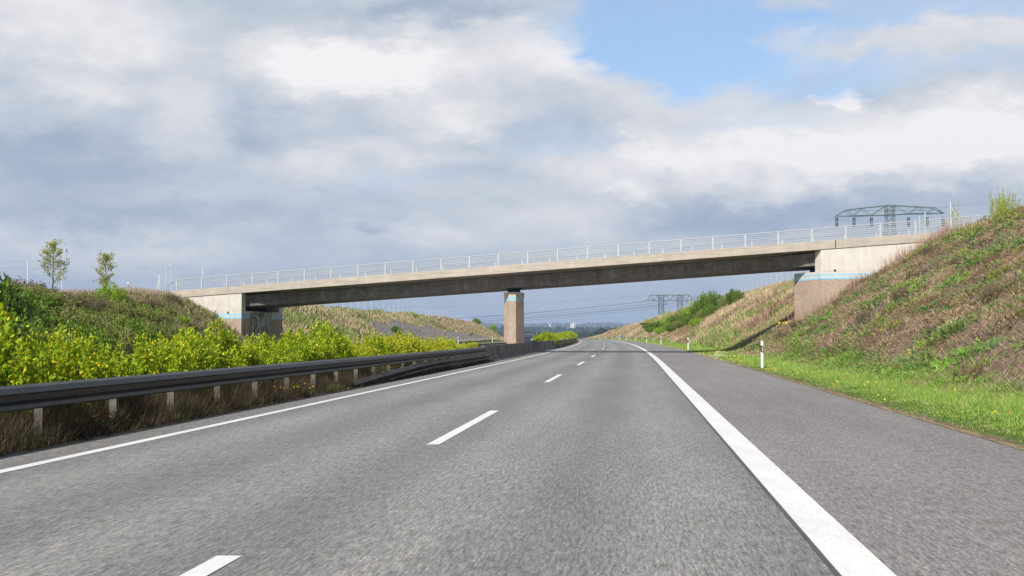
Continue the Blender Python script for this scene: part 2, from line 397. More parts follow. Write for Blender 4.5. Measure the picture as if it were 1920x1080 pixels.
WHITE = simple('white_plastic', (.80, .80, .79), .5, .4, 0, .05, 5); BLACK = simple('black_plastic', (.02, .02, .02), .6)
REFL = simple('reflector', (.55, .56, .58), .25, .6); GREENST = simple('green_painted_lattice', (.10, .15, .13), .6, .3, .2)
GREYST = simple('grey_lattice_steel', (.16, .19, .21), .6, .3, .2); CABLE = simple('aluminium_conductor', (.16, .18, .20), .6, .3, .3)
INSU = simple('insulator_glaze', (.035, .03, .04), .3, .6); WIRE = simple('fence_wire', (.45, .47, .48), .5, .4, .4)
FPOST = simple('fence_post_steel', (.62, .64, .64), .55, .4, .2)
BLUES = simple('blue_sign', (.05, .20, .62), .5)

# ------------------------------------------------------------------ ground, roads, markings
def ramp_steps(vals):
    out = [vals[0]]
    for a, b, st in vals[1:]:
        while out[-1] < b-1e-6: out.append(min(b, out[-1]+st))
    return out
def geom(a, b, n): return list(np.geomspace(a, b, n))
S = [-60, -30]+list(np.arange(-15, 125, .55))+list(np.arange(125, 420, 2.0))+geom(420, 10500, 110)
Oc = list(np.arange(-60, -24, .9))+list(np.arange(-24, -18.9, .6))+[-18.6,-18.5,-18.44,-18.40,-15,-11,-7.3,-7.17,-7.13,-6.9,-6.3,-5.7,-5.1,-4.6,-4.42,-4.38,-4.0,0,4,6.5,6.82,6.86,6.95,7.1,7.3]+list(np.arange(7.6, 26, .5))+list(np.arange(26.5, 60, 1.2))
Oo = geom(62, 7500, 46)
O = [-v for v in Oo[::-1]]+Oc+Oo
Sg, Og = np.meshgrid(np.array(S), np.array(O), indexing='ij')
Zg = ground(Og, Sg); Xg = xc(Sg)+Og
ns, no = Sg.shape; idx = np.arange(ns*no).reshape(ns, no)
Fq = np.stack([idx[:-1, :-1], idx[:-1, 1:], idx[1:, 1:], idx[1:, :-1]], -1).reshape(-1, 4)
og, sg = Og.ravel(), Sg.ravel()
green = np.clip(sst(6.9, 7.3, og)*(1-sst(9.6, 11.2, og))*.95 + sst(18.4, 19, -og)*(1-sst(25, 27, -og))*.8, 0, 1)
green = np.maximum(green, np.where(og < -25, .33+.2*sst(60, 120, sg), 0)); green = np.maximum(green, sst(23, 30, og)*.35)
green = np.where((og > 9)&(og < 24)&(sg < 72), np.maximum(green, .04), green)
dry = np.clip(np.where((og > 11) & (og < 24), sst(70, 90, sg)*.75, 0)+np.where(og < -31, .6, 0), 0, 1)
dry = np.maximum(dry, sst(6.84, 6.9, og)*(1-sst(6.95, 7.2, og))*.6)
dark = ((og > -7.2) & (og < -4.3))*1.0
mesh_np('ground', np.c_[Xg.ravel(), sg, Zg.ravel()], Fq, terrain_mat(), cols=np.c_[green, dry, dark], smooth=True, uv=np.c_[og, sg])['kind'] = 'structure'

def strip(name, o0, o1, s0, s1, mat, dz, kind='structure', step=None, n=2):
    ss = np.array([s0]+[x for x in (list(np.arange(math.ceil(s0/4)*4, s1, 4)) ) if s0 < x < s1]+[s1]) if step is None else np.arange(s0, s1+1e-6, step)
    us = np.linspace(o0, o1, n)
    Sg, Ug = np.meshgrid(ss, us, indexing='ij'); a, b = Sg.shape; ix = np.arange(a*b).reshape(a, b)
    V = np.c_[(xc(Sg)+Ug).ravel(), Sg.ravel(), (zr(Sg)+dz).ravel()]
    q = np.stack([ix[:-1, :-1], ix[:-1, 1:], ix[1:, 1:], ix[1:, :-1]], -1).reshape(-1, 4)
    o = mesh_np(name, V, q, mat, uv=np.c_[Ug.ravel(), Sg.ravel()])
    if kind: o['kind'] = kind
    return o
strip('road', -4.45, 3.80, -40, 700, ASPH, 0.0); strip('hard_shoulder', 3.80, 6.87, -40, 700, ASPH2, 0.0)
strip('opposite_road', -18.45, -7.10, -40, 700, ASPH, 0.0)
strip('median_paving', -7.05, -4.50, 57.0, 104.0, concrete('median_slab', (.42, .38, .33)), 0.035)
strip('edge_line', -3.775, -3.625, -40, 690, PAINT, .004); strip('edge_line', 3.56, 3.86, -40, 690, PAINT, .004)
strip('edge_line', -8.05, -7.90, -40, 690, PAINT, .004); strip('edge_line', -15.6, -15.3, -40, 690, PAINT, .004)
seal = simple('joint_sealant', (.085, .08, .08), .6, .4)
strip('joint_seal', 3.525, 3.555, -40, 400, seal, .0025); strip('joint_seal', -4.45, -4.41, -40, 400, seal, .0025)
def dashes(name, oc, starts):
    V = []; Q = []; U = []
    for a, b in starts:
        for k in range(3):
            s0 = a+(b-a)*k/3; s1 = a+(b-a)*(k+1)/3; n = len(V)
            for s in (s0, s1):
                for u in (oc-.075, oc+.075): V.append((float(xc(s))+u, s, float(zr(s))+.004)); U.append((u, s))
            Q.append((n, n+1, n+3, n+2))
    o = mesh_np(name, V, Q, PAINT, uv=U); o['kind'] = 'structure'
ds = [(1.0, 6.86)]+[(13.75+18*k, 19.87+18*k) for k in range(36)]
dashes('lane_dashes', 0.0, ds); dashes('lane_dashes', -11.8, [(3+18*k, 9+18*k) for k in range(36)])

# gravel slope on the far left bank
gs = np.arange(118, 268, 2.0); gu = np.linspace(0, 1, 9)
Sg2, Ug2 = np.meshgrid(gs, gu, indexing='ij')
topo = 24.6+5.0*sst(124, 146, Sg2)*(1-.62*sst(140, 266, Sg2))+(fbm(Sg2/9., Ug2*0+3, 41, 3)-.5)*1.6
bot = 24.2-1.4+0*Sg2; oo = -(bot+(topo-bot)*Ug2)
Vg = np.c_[(xc(Sg2)+oo).ravel(), Sg2.ravel(), (ground(oo, Sg2)+.22).ravel()]; a, b = Sg2.shape; ix = np.arange(a*b).reshape(a, b)
def gravel_mat():
    m, nt, p = nodes('crushed_stone', .95, .1); v = worldpos(nt); vo = nt.nodes.new('ShaderNodeTexVoronoi'); vo.inputs['Scale'].default_value = 5.5
    nt.links.new(v, vo.inputs['Vector']); nt.links.new(ramp(nt, vo.outputs['Distance'], [(.0, (.56, .50, .44)), (.45, (.40, .355, .315)), (.8, (.08, .072, .065))]), p.inputs['Base Color'])
    bump(nt, p, vo.outputs['Distance'], 1, .2); return m
g = mesh_np('gravel', Vg, np.stack([ix[:-1, :-1], ix[:-1, 1:], ix[1:, 1:], ix[1:, :-1]], -1).reshape(-1, 4), gravel_mat()); tag(g, kind='stuff')

# ------------------------------------------------------------------ the bridge
UX, UY = .963, -.27; VX, VY = .27, .963; SL = .0575
def B(t, w, z): return (UX*t+VX*w, 80+UY*t+VY*w, 6.256+SL*t+z)
def t_of(px): r = (px-960)/F; return 80*r/(UX-UY*r)
WD = 6.8
bridge = empty('overpass_bridge', 'concrete road bridge with pale edge beam and steel railings crossing over the motorway', 'bridge', (0, 80, 0))
bparts = []
TL, TR = -27.2, 31.0
TA, TBB = t_of(452)-.0, t_of(1541)            # abutment near corners
def gird_sec(t, inset):
    i = inset; W = WD
    p = [(i, -.70), (i+.06, -1.55), (W-i-.06, -1.55), (W-i, -.70)]
    return [B(t, w, z) for w, z in p]
m = MB(); secs = []
g0, g1 = TA-1.6, TBB+1.6
for t, ins in [(g0, .75), (g0+2.6, .85), (g0+4.6, 1.45), (-8, 1.45), (0, 1.45), (8, 1.45), (g1-4.6, 1.45), (g1-2.6, .85), (g1, .75)]: secs.append(gird_sec(t, ins))
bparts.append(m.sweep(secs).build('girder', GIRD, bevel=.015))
m = MB()
def slab_sec(t): return [B(t, w, z) for w, z in [(.30, -.06), (.30, -.50), (1.75, -.72), (WD-1.75, -.72), (WD-.30, -.50), (WD-.30, -.06)]]
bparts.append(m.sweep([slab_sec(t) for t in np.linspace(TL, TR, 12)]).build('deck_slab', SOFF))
tj0, tj1 = t_of(428), t_of(1568)
for w0, w1 in ((0, .298), (WD-.298, WD)):
    for a, b in ((TL, tj0-.025), (tj0+.025, tj1-.025), (tj1+.025, TR)):
        m = MB(); m.sweep([[B(t, w, z) for w, z in [(w0, .0), (w0, -.56), (w1, -.56), (w1, .02)]] for t in np.linspace(a, b, 8)])
        bparts.append(m.build('edge_beam', FASC, bevel=.012))
    for t in (tj0, tj1):
        m = MB(); m.sweep([[B(q, w, z) for w, z in [(w0+.03, -.02), (w0+.03, -.55), (w1, -.55), (w1, -.02)]] for q in (t-.024, t+.024)])
        bparts.append(m.build('expansion_joint', GALV if w0 == 0 and t == tj0 else JOINT))
# railings
def rail(w, ks, name):
    root = MB()
    t0, t1 = 1.115+2.15*ks[0], 1.115+2.15*ks[-1]
    for z, r in ((.84, .036), (.70, .019), (.56, .019), (.44, .026), (.31, .019), (.17, .019)):
        root.bar(B(t0, w, z), B(t1, w, z), r, 6)
    if w < 1:
        root.bar(B(t0, w, .84), B(t0-.55, w, .64), .03, 6); root.bar(B(t0-.55, w, .64), B(t0-1.5, w, -.15), .03, 6)
    r = root.build(name, GALV)
    for k in ks:
        t = 1.115+2.15*k; p = MB(); hw = .052
        p.add([B(t-hw, w-.03, .018), B(t+hw, w-.03, .018), B(t+hw, w+.03, .018), B(t-hw, w+.03, .018), B(t-hw, w-.03, .815), B(t+hw, w-.03, .815), B(t+hw, w+.03, .815), B(t-hw, w+.03, .815)],
              [(0,3,2,1),(4,5,6,7),(0,1,5,4),(1,2,6,5),(2,3,7,6),(3,0,4,7)])
        po = p.build('railing_post', GALV); po.parent = r
    return r
bparts.append(rail(.15, list(range(-13, 15)), 'railing')); bparts.append(rail(WD-.15, list(range(-12, 14)), 'railing'))
# pier
def pier():
    cx, cy = B(t_of(965), 0, 0)[:2]; cx += VX*2.45-.70; cy += VY*2.45+.1
    ph = math.radians(-8); f2, c, g = .245, .92, math.radians(60)
    # local axes: e across (to the right), n outward normal of the front face
    nx, ny = math.sin(ph), -math.cos(ph); ex, ey = math.cos(ph), math.sin(ph)
    dx, dy = c*math.cos(g), c*math.sin(g)   # chamfer: across, backwards
    hwid = f2+dx; back = 2*dy
    def ring(sc, z, ext=0.0):
        pts = [(-f2, 0), (f2, 0), (hwid, dy), (hwid, dy+.01), (f2, back), (-f2, back), (-hwid, dy+.01), (-hwid, dy)]
        out = []
        for a, b in pts:
            b2 = (b-dy)*sc; a2 = a*sc; out.append((cx+ex*a2-nx*b2, cy+ey*a2-ny*b2, z))
        return out
    ZG = gz(cx, cy)-.3; ZC = 1.325+(H0-564.5)/F*81.5; ZT = 1.325+(H0-547.5)/F*81.5
    z4 = [ZG, ZC]
    o1 = MB().sweep([ring(1.09, ZG), ring(1.0, ZC)]).build('pier', AGG)
    # smooth head: chamfers run out into a square block
    b = ring(1.0, ZC+.003)
    def P(a, bb, z): bb -= dy; return (cx+ex*a-nx*bb, cy+ey*a-ny*bb, z)
    T = [P(-f2, 0, ZT), P(f2, 0, ZT), P(hwid*.92, .08, ZT-.03), P(hwid*.92, back-.08, ZT-.03), P(f2, back, ZT), P(-f2, back, ZT), P(-hwid*.92, back-.08, ZT-.03), P(-hwid*.92, .08, ZT-.03)]
    vs = b+T   # b: 0 FL,1 FR,2 R,3 R',4 BR,5 BL,6 L',7 L ; T: 8 FL,9 FR,10 R front corner,11 R back,12 BR,13 BL,14 L back,15 L front
    fs = [(0,1,9,8),(1,2,9),(9,2,10),(2,3,11,10),(3,4,12),(3,12,11),(4,5,13,12),(5,6,13),(6,14,13),(6,7,15,14),(7,0,8),(7,8,15),(8,9,10,11,12,13,14,15),(7,6,5,4,3,2,1,0)]
    o2 = MB().add(vs, fs).build('pier_head', PIERT, o1)
    # painted stripes: thin bands following the head (chamfer lerp)
    def lv(z):
        k = (z-ZC)/(ZT-ZC); off = .004; r = []
        # front, chamfer part, stop part
        ch = 1-k
        pts = [(-hwid-off, dy*(1-k)-off*(k)), (-f2-(hwid-f2)*ch, dy*ch-off), (-f2, -off), (f2, -off), (f2+(hwid-f2)*ch, dy*ch-off), (hwid+off, dy*(1-k)-off*k)]
        return [P(a, bb, z) for a, bb in pts]
    for za, zb in ((558.6, 561.4-.0), (553.8, 556.4)):
        pass
    for ya, yb in ((563.8, 560.9), (558.0, 555.2)):
        za = 1.325+(H0-ya)/F*81.5; zb = 1.325+(H0-yb)/F*81.5; A = lv(za); Bv = lv(zb); mm = MB()
        for k in (1, 2, 3): mm.add([A[k], A[k+1], Bv[k+1], Bv[k]], [(0, 1, 2, 3)])
        mm.build('blue_stripe', STRIPE, o1, fix=False)
    # bearing and rocker plates under the girder
    zb = B(t_of(965), 0, -1.55)[2]
    def disc(z0, z1, r0, r1):
        q = MB(); q.bar((cx, cy, z0), (cx, cy, z1), r0, 12, r1); return q
    q = disc(ZT, zb-.12, .50, .42); q.box((cx-.56, cy-.56, zb-.12), (cx+.56, cy+.56, zb-.002)); q.build('bearing', RUBB_GAP, o1)
    return o1
bparts.append(pier())
# abutments
def abutment(side):
    if side == 'L':
        P = B(TA, 0, 0)[:2]; sg = -1; zs = 3.12; st = ((2.914, 2.786), (2.673, 2.53)); za = 2.52
        Q = (P[0]+VX*4.48, P[1]+VY*4.48); foot = -1.2
        R = (P[0]+VX*WD, P[1]+VY*WD); plan = [P, R]
        plan_front = [P, R]
    else:
        P = B(TBB, 0, 0)[:2]; sg = 1; zs = 5.46; st = ((5.31, 5.20), (5.075, 4.95)); za = 4.94
        Q = (P[0]-.375*2.95, P[1]+.927*2.95); foot = -.6
        R = (P[0]+VX*WD, P[1]+VY*WD); Q2 = (Q[0]+VX*(WD-2*2.9), Q[1]+VY*(WD-2*2.9)); plan_front = [P, Q, Q2, R]
    ins = .06
    def sh(p, a, w): return (p[0]+UX*a*sg+VX*w, p[1]+UY*a*sg+VY*w)
    # plan moves a little behind the edge beam's face
    plan_front = [sh(p, 0, ins*(1-2*(i == len(plan_front)-1))) for i, p in enumerate(plan_front)]
    back = 13.5
    poly = plan_front+[sh(plan_front[-1], back, 0), sh(plan_front[0], back, 0)]
    base = MB().prism(poly, foot, za).build('abutment', AGG, bevel=.02)
    if side == 'R': tag(base, 'right abutment set into the embankment')
    else: tag(base, 'left abutment with graffiti on its front face')
    # smooth band under the shelf, carrying the painted stripes
    c0 = MB().prism(poly, za+.001, zs).build('shelf_wall', CONC, base, bevel=.015)
    # wing walls above the shelf, near and far, up to the deck
    topz = lambda x, y: 6.256+SL*((x*UX+(y-80)*UY))-.575
    Pn = plan_front[0]
    for a0, p in ((0, Pn), (1, plan_front[-1])):
        w0, w1 = (0, .62) if a0 == 0 else (-.62, 0)
        q = [sh(p, 0, w0), sh(p, (-.41 if a0 == 0 else 0) if side == 'R' else 0.0, w1), sh(p, back, w1), sh(p, back, w0)]
        MB().prism(q, zs+.001, topz).build('wing_wall', CONC, base, bevel=.015)
    q = [sh(Pn, 1.75, .63), sh(plan_front[-1], 1.75, -.63), sh(plan_front[-1], 3.0, -.63), sh(Pn, 3.0, .63)]
    MB().prism(q, zs+.001, topz).build('back_wall', RUBB_GAP, base)  # wall coloured near black: the shade of the bearing gap is painted on
    for w in (1.9, WD-1.9):     # bearings on the shelf
        c = sh(Pn, -.4 if side == 'R' else .9, w); zg = 6.256+SL*((c[0]*UX+(c[1]-80)*UY))-1.555
        MB().box((c[0]-.3, c[1]-.3, zs), (c[0]+.3, c[1]+.3, zg)).build('bearing', RUBB_GAP, base)
    # stripes, proud of the wall by 4 mm, wrapped around the corner
    path = [sh(Pn, 12, -.004), sh(Pn, -.004, -.004)]+[sh(p, -.004, .0) for p in plan_front[1:]]
    for z1, z0 in st:
        mm = MB()
        for a, b in zip(path[:-1], path[1:]): mm.add([(*a, z0), (*b, z0), (*b, z1), (*a, z1)], [(0, 1, 2, 3)])
        mm.build('blue_stripe', STRIPE, base, fix=False)
    # drain hole
    px, yy = (427, 586.0) if side == 'L' else (1566.5, 507.0)
    t = t_of(px); x, y = B(t, ins-.003, 0)[:2]; z = 1.325+(H0-yy)/F*y
    MB().bar((x, y, z), (x+VX*.02-VX*.05, y+VY*.02-VY*.05, z), .075, 10).build('drain_pipe', RUBB_GAP, base)
    # formwork joints in the near wing wall
    for k in range(1, 4):
        c = sh(Pn, 2.35*k, -.002); h = topz(*c)
        MB().add([(c[0]-.012, c[1], zs+.15), (c[0]+.012, c[1]-.004, zs+.15), (c[0]+.012, c[1]-.004, h), (c[0]-.012, c[1], h)], [(0,1,2,3)]).build('formwork_joint', PIERT, base, fix=False)
    if side == 'L':
        sil = simple('silver_spray_paint', (.36, .37, .37), .5, .3, 0, .12, 6); drk = simple('dark_spray_paint', (.035, .02, .03), .7); teal = simple('teal_spray_paint', (.18, .33, .32), .6)
        L0, L1, zt, zb = 1.55, 4.6, 3.05, .95      # the piece spans this part of the front face
        def fp(a, h, d): w = L0+(L1-L0)*a; return (Pn[0]+VX*w-UX*sg*d, Pn[1]+VY*w-UY*sg*d, zb+(zt-zb)*h)
        def sheet(poly, d, mat, nm):
            mm = MB().add([fp(a, h, d) for a, h in poly], [tuple(range(len(poly)))]); mm.build(nm, mat, base, fix=False)
        def stroke(pts, wd, d, mat, nm):
            mm = MB()
            for (a0, h0), (a1, h1) in zip(pts[:-1], pts[1:]):
                l = math.hypot(a1-a0, h1-h0); ua, uh = (a1-a0)/l, (h1-h0)/l; na, nh = -uh*wd, ua*wd; e = wd*.55
                mm.add([fp(a0-ua*e+na, h0-uh*e+nh, d), fp(a0-ua*e-na, h0-uh*e-nh, d), fp(a1+ua*e-na, h1+uh*e-nh, d), fp(a1+ua*e+na, h1+uh*e+nh, d)], [(0,1,2,3)]); d += .0006
            mm.build(nm, mat, base, fix=False)
        letters = [[(.06, .30), (.06, .92)], [(.06, .80), (.20, .90), (.33, .80), (.34, .50), (.22, .25), (.14, .05)],
                   [(.44, .12), (.48, .97)], [(.48, .95), (.60, .50), (.70, .97)], [(.70, .95), (.72, .40), (.62, .02)],
                   [(.82, .98), (.86, .60), (.96, .30)], [(.98, .98), (.93, .62)]]
        for i, p in enumerate(letters): stroke(p, .095, .006, drk, 'graffiti_outline')
        for i, p in enumerate(letters): stroke(p, .062, .014, teal if i in (4,) else sil, 'graffiti_letter')
    return base
bparts += [abutment('L'), abutment('R')]
attach(bridge, bparts)

# ------------------------------------------------------------------ median barrier, guardrails
OB = -4.72
def seg_profile():   # New Jersey profile: (across from the face, height)
    return [(0, 0), (0, .07), (.17, .28), (.215, .80), (.365, .80), (.41, .28), (.58, .07), (.58, 0)]
def barrier_seg(s0, s1, oface, sgn):
    m = MB(); secs = []
    for s in np.linspace(s0, s1, 4): secs.append([(float(xc(s))+oface-sgn*a, s, float(zr(s))+h-.02) for a, h in seg_profile()])
    return m.sweep(secs)
nseg = 10
for k in range(nseg):
    s0 = 56+6.0*k; jit = rng.uniform(-.03, .03)
    o = barrier_seg(s0+.03, s0+5.97, OB+jit, 1).build('concrete_barrier', DARKC, bevel=.02)
    w = 'nearest' if k == 0 else ('farthest' if k == nseg-1 else ORD[k])
    txt = {'nearest': 'sloped concrete barrier block nearest the camera, beside the end of the guardrail', 'farthest': 'last and farthest grey concrete barrier block, where the next guardrail begins'}.get(w, '%s grimy concrete barrier block along the median, counted from the near end' % w)
    tag(o, txt, 'barrier', 'concrete barrier blocks along the median')
for k in range(nseg):
    s0 = 56+6.0*k
    o = barrier_seg(s0+.03, s0+5.97, -6.95, -1).build('concrete_barrier', DARKC)
    tag(o, 'concrete barrier block on the far side of the median behind the pier', 'barrier', 'barrier blocks on the far side of the median')
def wbeam(of, s0, s1, ztop, zbot, sgn=1, step=1.0, zf=None):
    secs = []
    for s in np.arange(s0, s1+1e-6, step):
        dz = 0 if zf is None else zf(s)
        # W section facing +o*sgn : two rounded bulges
        hh = ztop-zbot; pr = [(.02, 0), (.10, .05), (.125, .10), (.12, .26), (.05, .33), (-.02, .36), (-.02, .60), (.03, .64), (.125, .70), (.095, .92), (.05, .98), (.0, 1.0)]
        sec = [(float(xc(s))+of+sgn*a, s, float(zr(s))+zbot+hh*b+dz) for a, b in pr]
        sec += [(float(xc(s))+of+sgn*(a-.008), s, float(zr(s))+zbot+hh*b+dz) for a, b in pr[::-1]]
        secs.append(sec)
    return MB().sweep(secs)
def rail_post(s, of, z1, rot=0):
    x = float(xc(s))+of; z = float(zr(s)); m = MB(); m.box((x-.05, s-.03, z-.3), (x+.05, s-.022, z+z1)); m.box((x-.05, s+.022, z-.3), (x+.05, s+.03, z+z1)); m.box((x-.055, s-.03, z-.3), (x-.05, s+.03, z+z1)); return m
gr = empty('guardrail', 'long dark steel guardrail with a lower second beam, in front of the yellow-green shrubs', 'guardrail', (float(xc(30)), 30, 0), 'guardrails along the median')
kids = [wbeam(OB-.06, 3.5, 56.0, .735, .435).build('upper_beam', RAILD)]
kids.append(wbeam(OB-.055, 29.0, 56.0, .395, .115, zf=lambda s: -.27*(max(0., (41-s)/12.)**1.4)).build('lower_beam', RAILD))
for s in np.arange(4.0, 55.9, 2.0):
    kids.append(rail_post(s+.05, OB-.18, .66).build('guardrail_post', POSTL))
    x = float(xc(s+.05))+OB-.12; m = MB().box((x-.02, s+.02, .47), (x+.03, s+.08, .69)); kids.append(m.build('spacer_block', RAILD))
attach(gr, kids)
gr2 = empty('guardrail', 'guardrail beyond the concrete blocks, curving out of sight with the road', 'guardrail', (float(xc(150)), 150, 0), 'guardrails along the median')
kids = [wbeam(OB-.06, 116, 400, .75, .44, step=3).build('upper_beam', RAILD), wbeam(OB-.055, 116, 134, .40, .12, step=2, zf=lambda s: -.3*float(sst(124, 134, s))).build('lower_beam', RAILD)]
for s in np.arange(118, 400, 4.0): kids.append(rail_post(s, OB-.18, .68).build('guardrail_post', POSTL))
attach(gr2, kids)
gr3 = empty('guardrail', 'pale guardrail on the far side of the median, glimpsed under and behind the shrubs', 'guardrail', (float(xc(30))-7, 30, 0), 'guardrails along the median')
kids = [wbeam(-6.98, 2, 56, .735, .435, -1).build('beam', POSTL)]
for s in np.arange(4, 56, 2.0): kids.append(rail_post(s, -6.86, .66).build('guardrail_post', POSTL))
attach(gr3, kids)
gr4 = empty('guardrail', 'guardrail on the far side of the median beyond the bridge', 'guardrail', (float(xc(150))-7, 150, 0), 'guardrails along the median')
kids = [wbeam(-6.98, 116, 400, .735, .435, -1, 3).build('beam', RAILD, smooth=True)]
for s in np.arange(118, 400, 4.0): kids.append(rail_post(s, -6.86, .66).build('guardrail_post', POSTL))
attach(gr4, kids)

# ------------------------------------------------------------------ delineator posts
def delineator(x, y, z, label, grp, facing=1):
    r = empty('delineator_post', label, 'road marker', (x, y, z), grp)
    b = MB(); hw = .06
    n = 10; pts = [(hw*math.cos(2*math.pi*k/n), hw*.85*math.sin(2*math.pi*k/n)) for k in range(n)]
    def ringz(zf): return [(px, py, zf(px, py)) for px, py in pts]
    top = lambda a, c: 1.03+.5*a*facing
    b.sweep([ringz(lambda a, c: -.25), ringz(lambda a, c: .60)]); b.build('post_body', WHITE, r, smooth=False)
    c = MB().sweep([ringz(lambda a, c: .60+.0-.45*a*facing), ringz(lambda a, c: .86-.45*a*facing)]); c.build('black_band', BLACK, r)
    for p0, p1 in ((.86, None),):
        c = MB().sweep([ringz(lambda a, c: .86-.45*a*facing), ringz(lambda a, c: 1.05-.35*a*facing)]); c.build('post_head', WHITE, r)
    d = MB().box((-.025, -.062, .64), (.025, -.050, .82)); d.build('reflector', REFL, r)
    # the white foot overlaps nothing: fill between foot and slanted band
    return r
pxs = [1430, 1289, 1238.5, 1211.8, 1191, 1174.6, 1161, 1148, 1135.6, 1124.5, 1113.4]
ss_ = np.linspace(30, 640, 6000)
for k, px in enumerate(pxs):
    proj = 960+F*(xc(ss_)+7.35)/ss_
    i = int(np.argmin(np.abs(proj-px)+ (ss_ < (30 if k == 0 else last+18))*1e4)); s = float(ss_[i]); last = s
    if k == 0: s = 45.2; last = s
    x = float(xc(s))+7.4+ (.15 if k == 0 else 0)
    lab = 'white delineator post with black band on the right verge, nearest the camera' if k == 0 else '%s white delineator post along the right verge, counted away from the camera' % ORD[k]
    if k == 10: lab = 'farthest tiny white delineator post along the right verge'
    delineator(x, s, float(ground(x-xc(s), s)), lab, 'delineator posts on the right verge')
    if k == 0: k0 = (x, s)
for k, s in enumerate((100, 150, 200)):
    x = float(xc(s))-19.3
    delineator(x, s, float(ground(-19.3, s)), 'white delineator post on the far verge of the opposite carriageway, left of the pier', 'delineator posts on the far verge', -1)
x, s = -.338*84, 84.; x = (240-960)/F*86; s = 86.
delineator(x, s, gz(x, s)-.05, 'dark red and white marker post standing on top of the left bank by the bridge', 'delineator posts on the far verge')

# ------------------------------------------------------------------ steel frame, fences, posts
def W(px, y, d): return Vector(((px-960)/F*d, d, CAMZ+(H0-y)/F*d))
fr = empty('steel_frame', 'tall narrow rectangular steel frame standing at the left end of the bridge railing', 'frame', W(316, 545, 87.6))
m = MB(); d = 87.6
a0, a1 = W(311, 547, d), W(322, 547, d); b0, b1 = W(311, 495.5, d), W(322, 496.5, d)
m.bar(a0, b0, .05, 4); m.bar(a1, b1, .05, 4); kids = [m.build('upright', GALV)]
m = MB(); m.bar(b0, b1, .05, 4); m.bar(W(311, 520, d), W(322, 520, d), .022, 4); m.bar(W(311, 499, d), W(322, 498, d), .02, 4); kids.append(m.build('crossbar', GALV))
attach(fr, kids)
def fence(name, label, s_list, of, hgt, grp=None, thick=.03, wires=3, cat='fence', lean=0):
    pts = [(float(xc(s))+of, float(s)) for s in s_list]; base = [gz(*p) for p in pts]
    root = empty(name, label, cat, (pts[0][0], pts[0][1], base[0]), grp); kids = []
    for (x, y), z in zip(pts, base):
        kids.append(MB().bar((x, y, z-.3), (x, y, z+hgt), thick, 4).build('fence_post', FPOST))
    w = MB()
    for k in range(wires):
        h = hgt*(.35+.6*k/max(1, wires-1))
        for (p, z), (q, z2) in zip(zip(pts, base), zip(pts[1:], base[1:])): w.bar((*p, z+h), (*q, z2+h), .0045, 3, cap=False)
    kids.append(w.build('fence_wire', WIRE)); attach(root, kids); return root
fence('wire_fence', 'wire fence with pale posts along the crest of the left bank beyond the bridge', np.arange(101, 330, 4.5), -33.6, 1.75)
fence('wire_fence', 'wire fence with pale posts along the crest of the right bank beyond the bridge', np.arange(93, 440, 4.5), 22.3, 1.7)
fence('wire_fence', 'wire fence behind the two saplings on the left bank', np.arange(52, 84, 4.6), -37.5, 2.4, thick=.035, wires=4)
def braced(px, ytop, ybase, d, label, dx):
    t = W(px, ytop, d); b = W(px, ybase, d); b.z -= .4
    r = empty('braced_fence_post', label, 'post', b, 'braced fence posts near the bridge ends')
    k = [MB().bar(b, t, .045, 4).build('post', FPOST)]
    if dx: k.append(MB().bar(W(px, ytop+(ybase-ytop)*.25, d), W(px+dx, ybase+2, d), .035, 4).build('brace', FPOST))
    attach(r, k)
braced(298, 514, 547, 88.5, 'leaning braced fence post left of the tall steel frame', -6)
braced(379, 503, 530, 93, 'thin upright post behind the left part of the bridge railing', 0)
braced(1785, 376, 412, 80, 'tall braced steel post at the right end of the bridge railing', 16)
braced(1737, 395, 430, 84, 'steel post behind the right end of the bridge railing', 0)
braced(1726, 404, 430, 86, 'short steel post left of its taller neighbour behind the right end of the railing', 0)

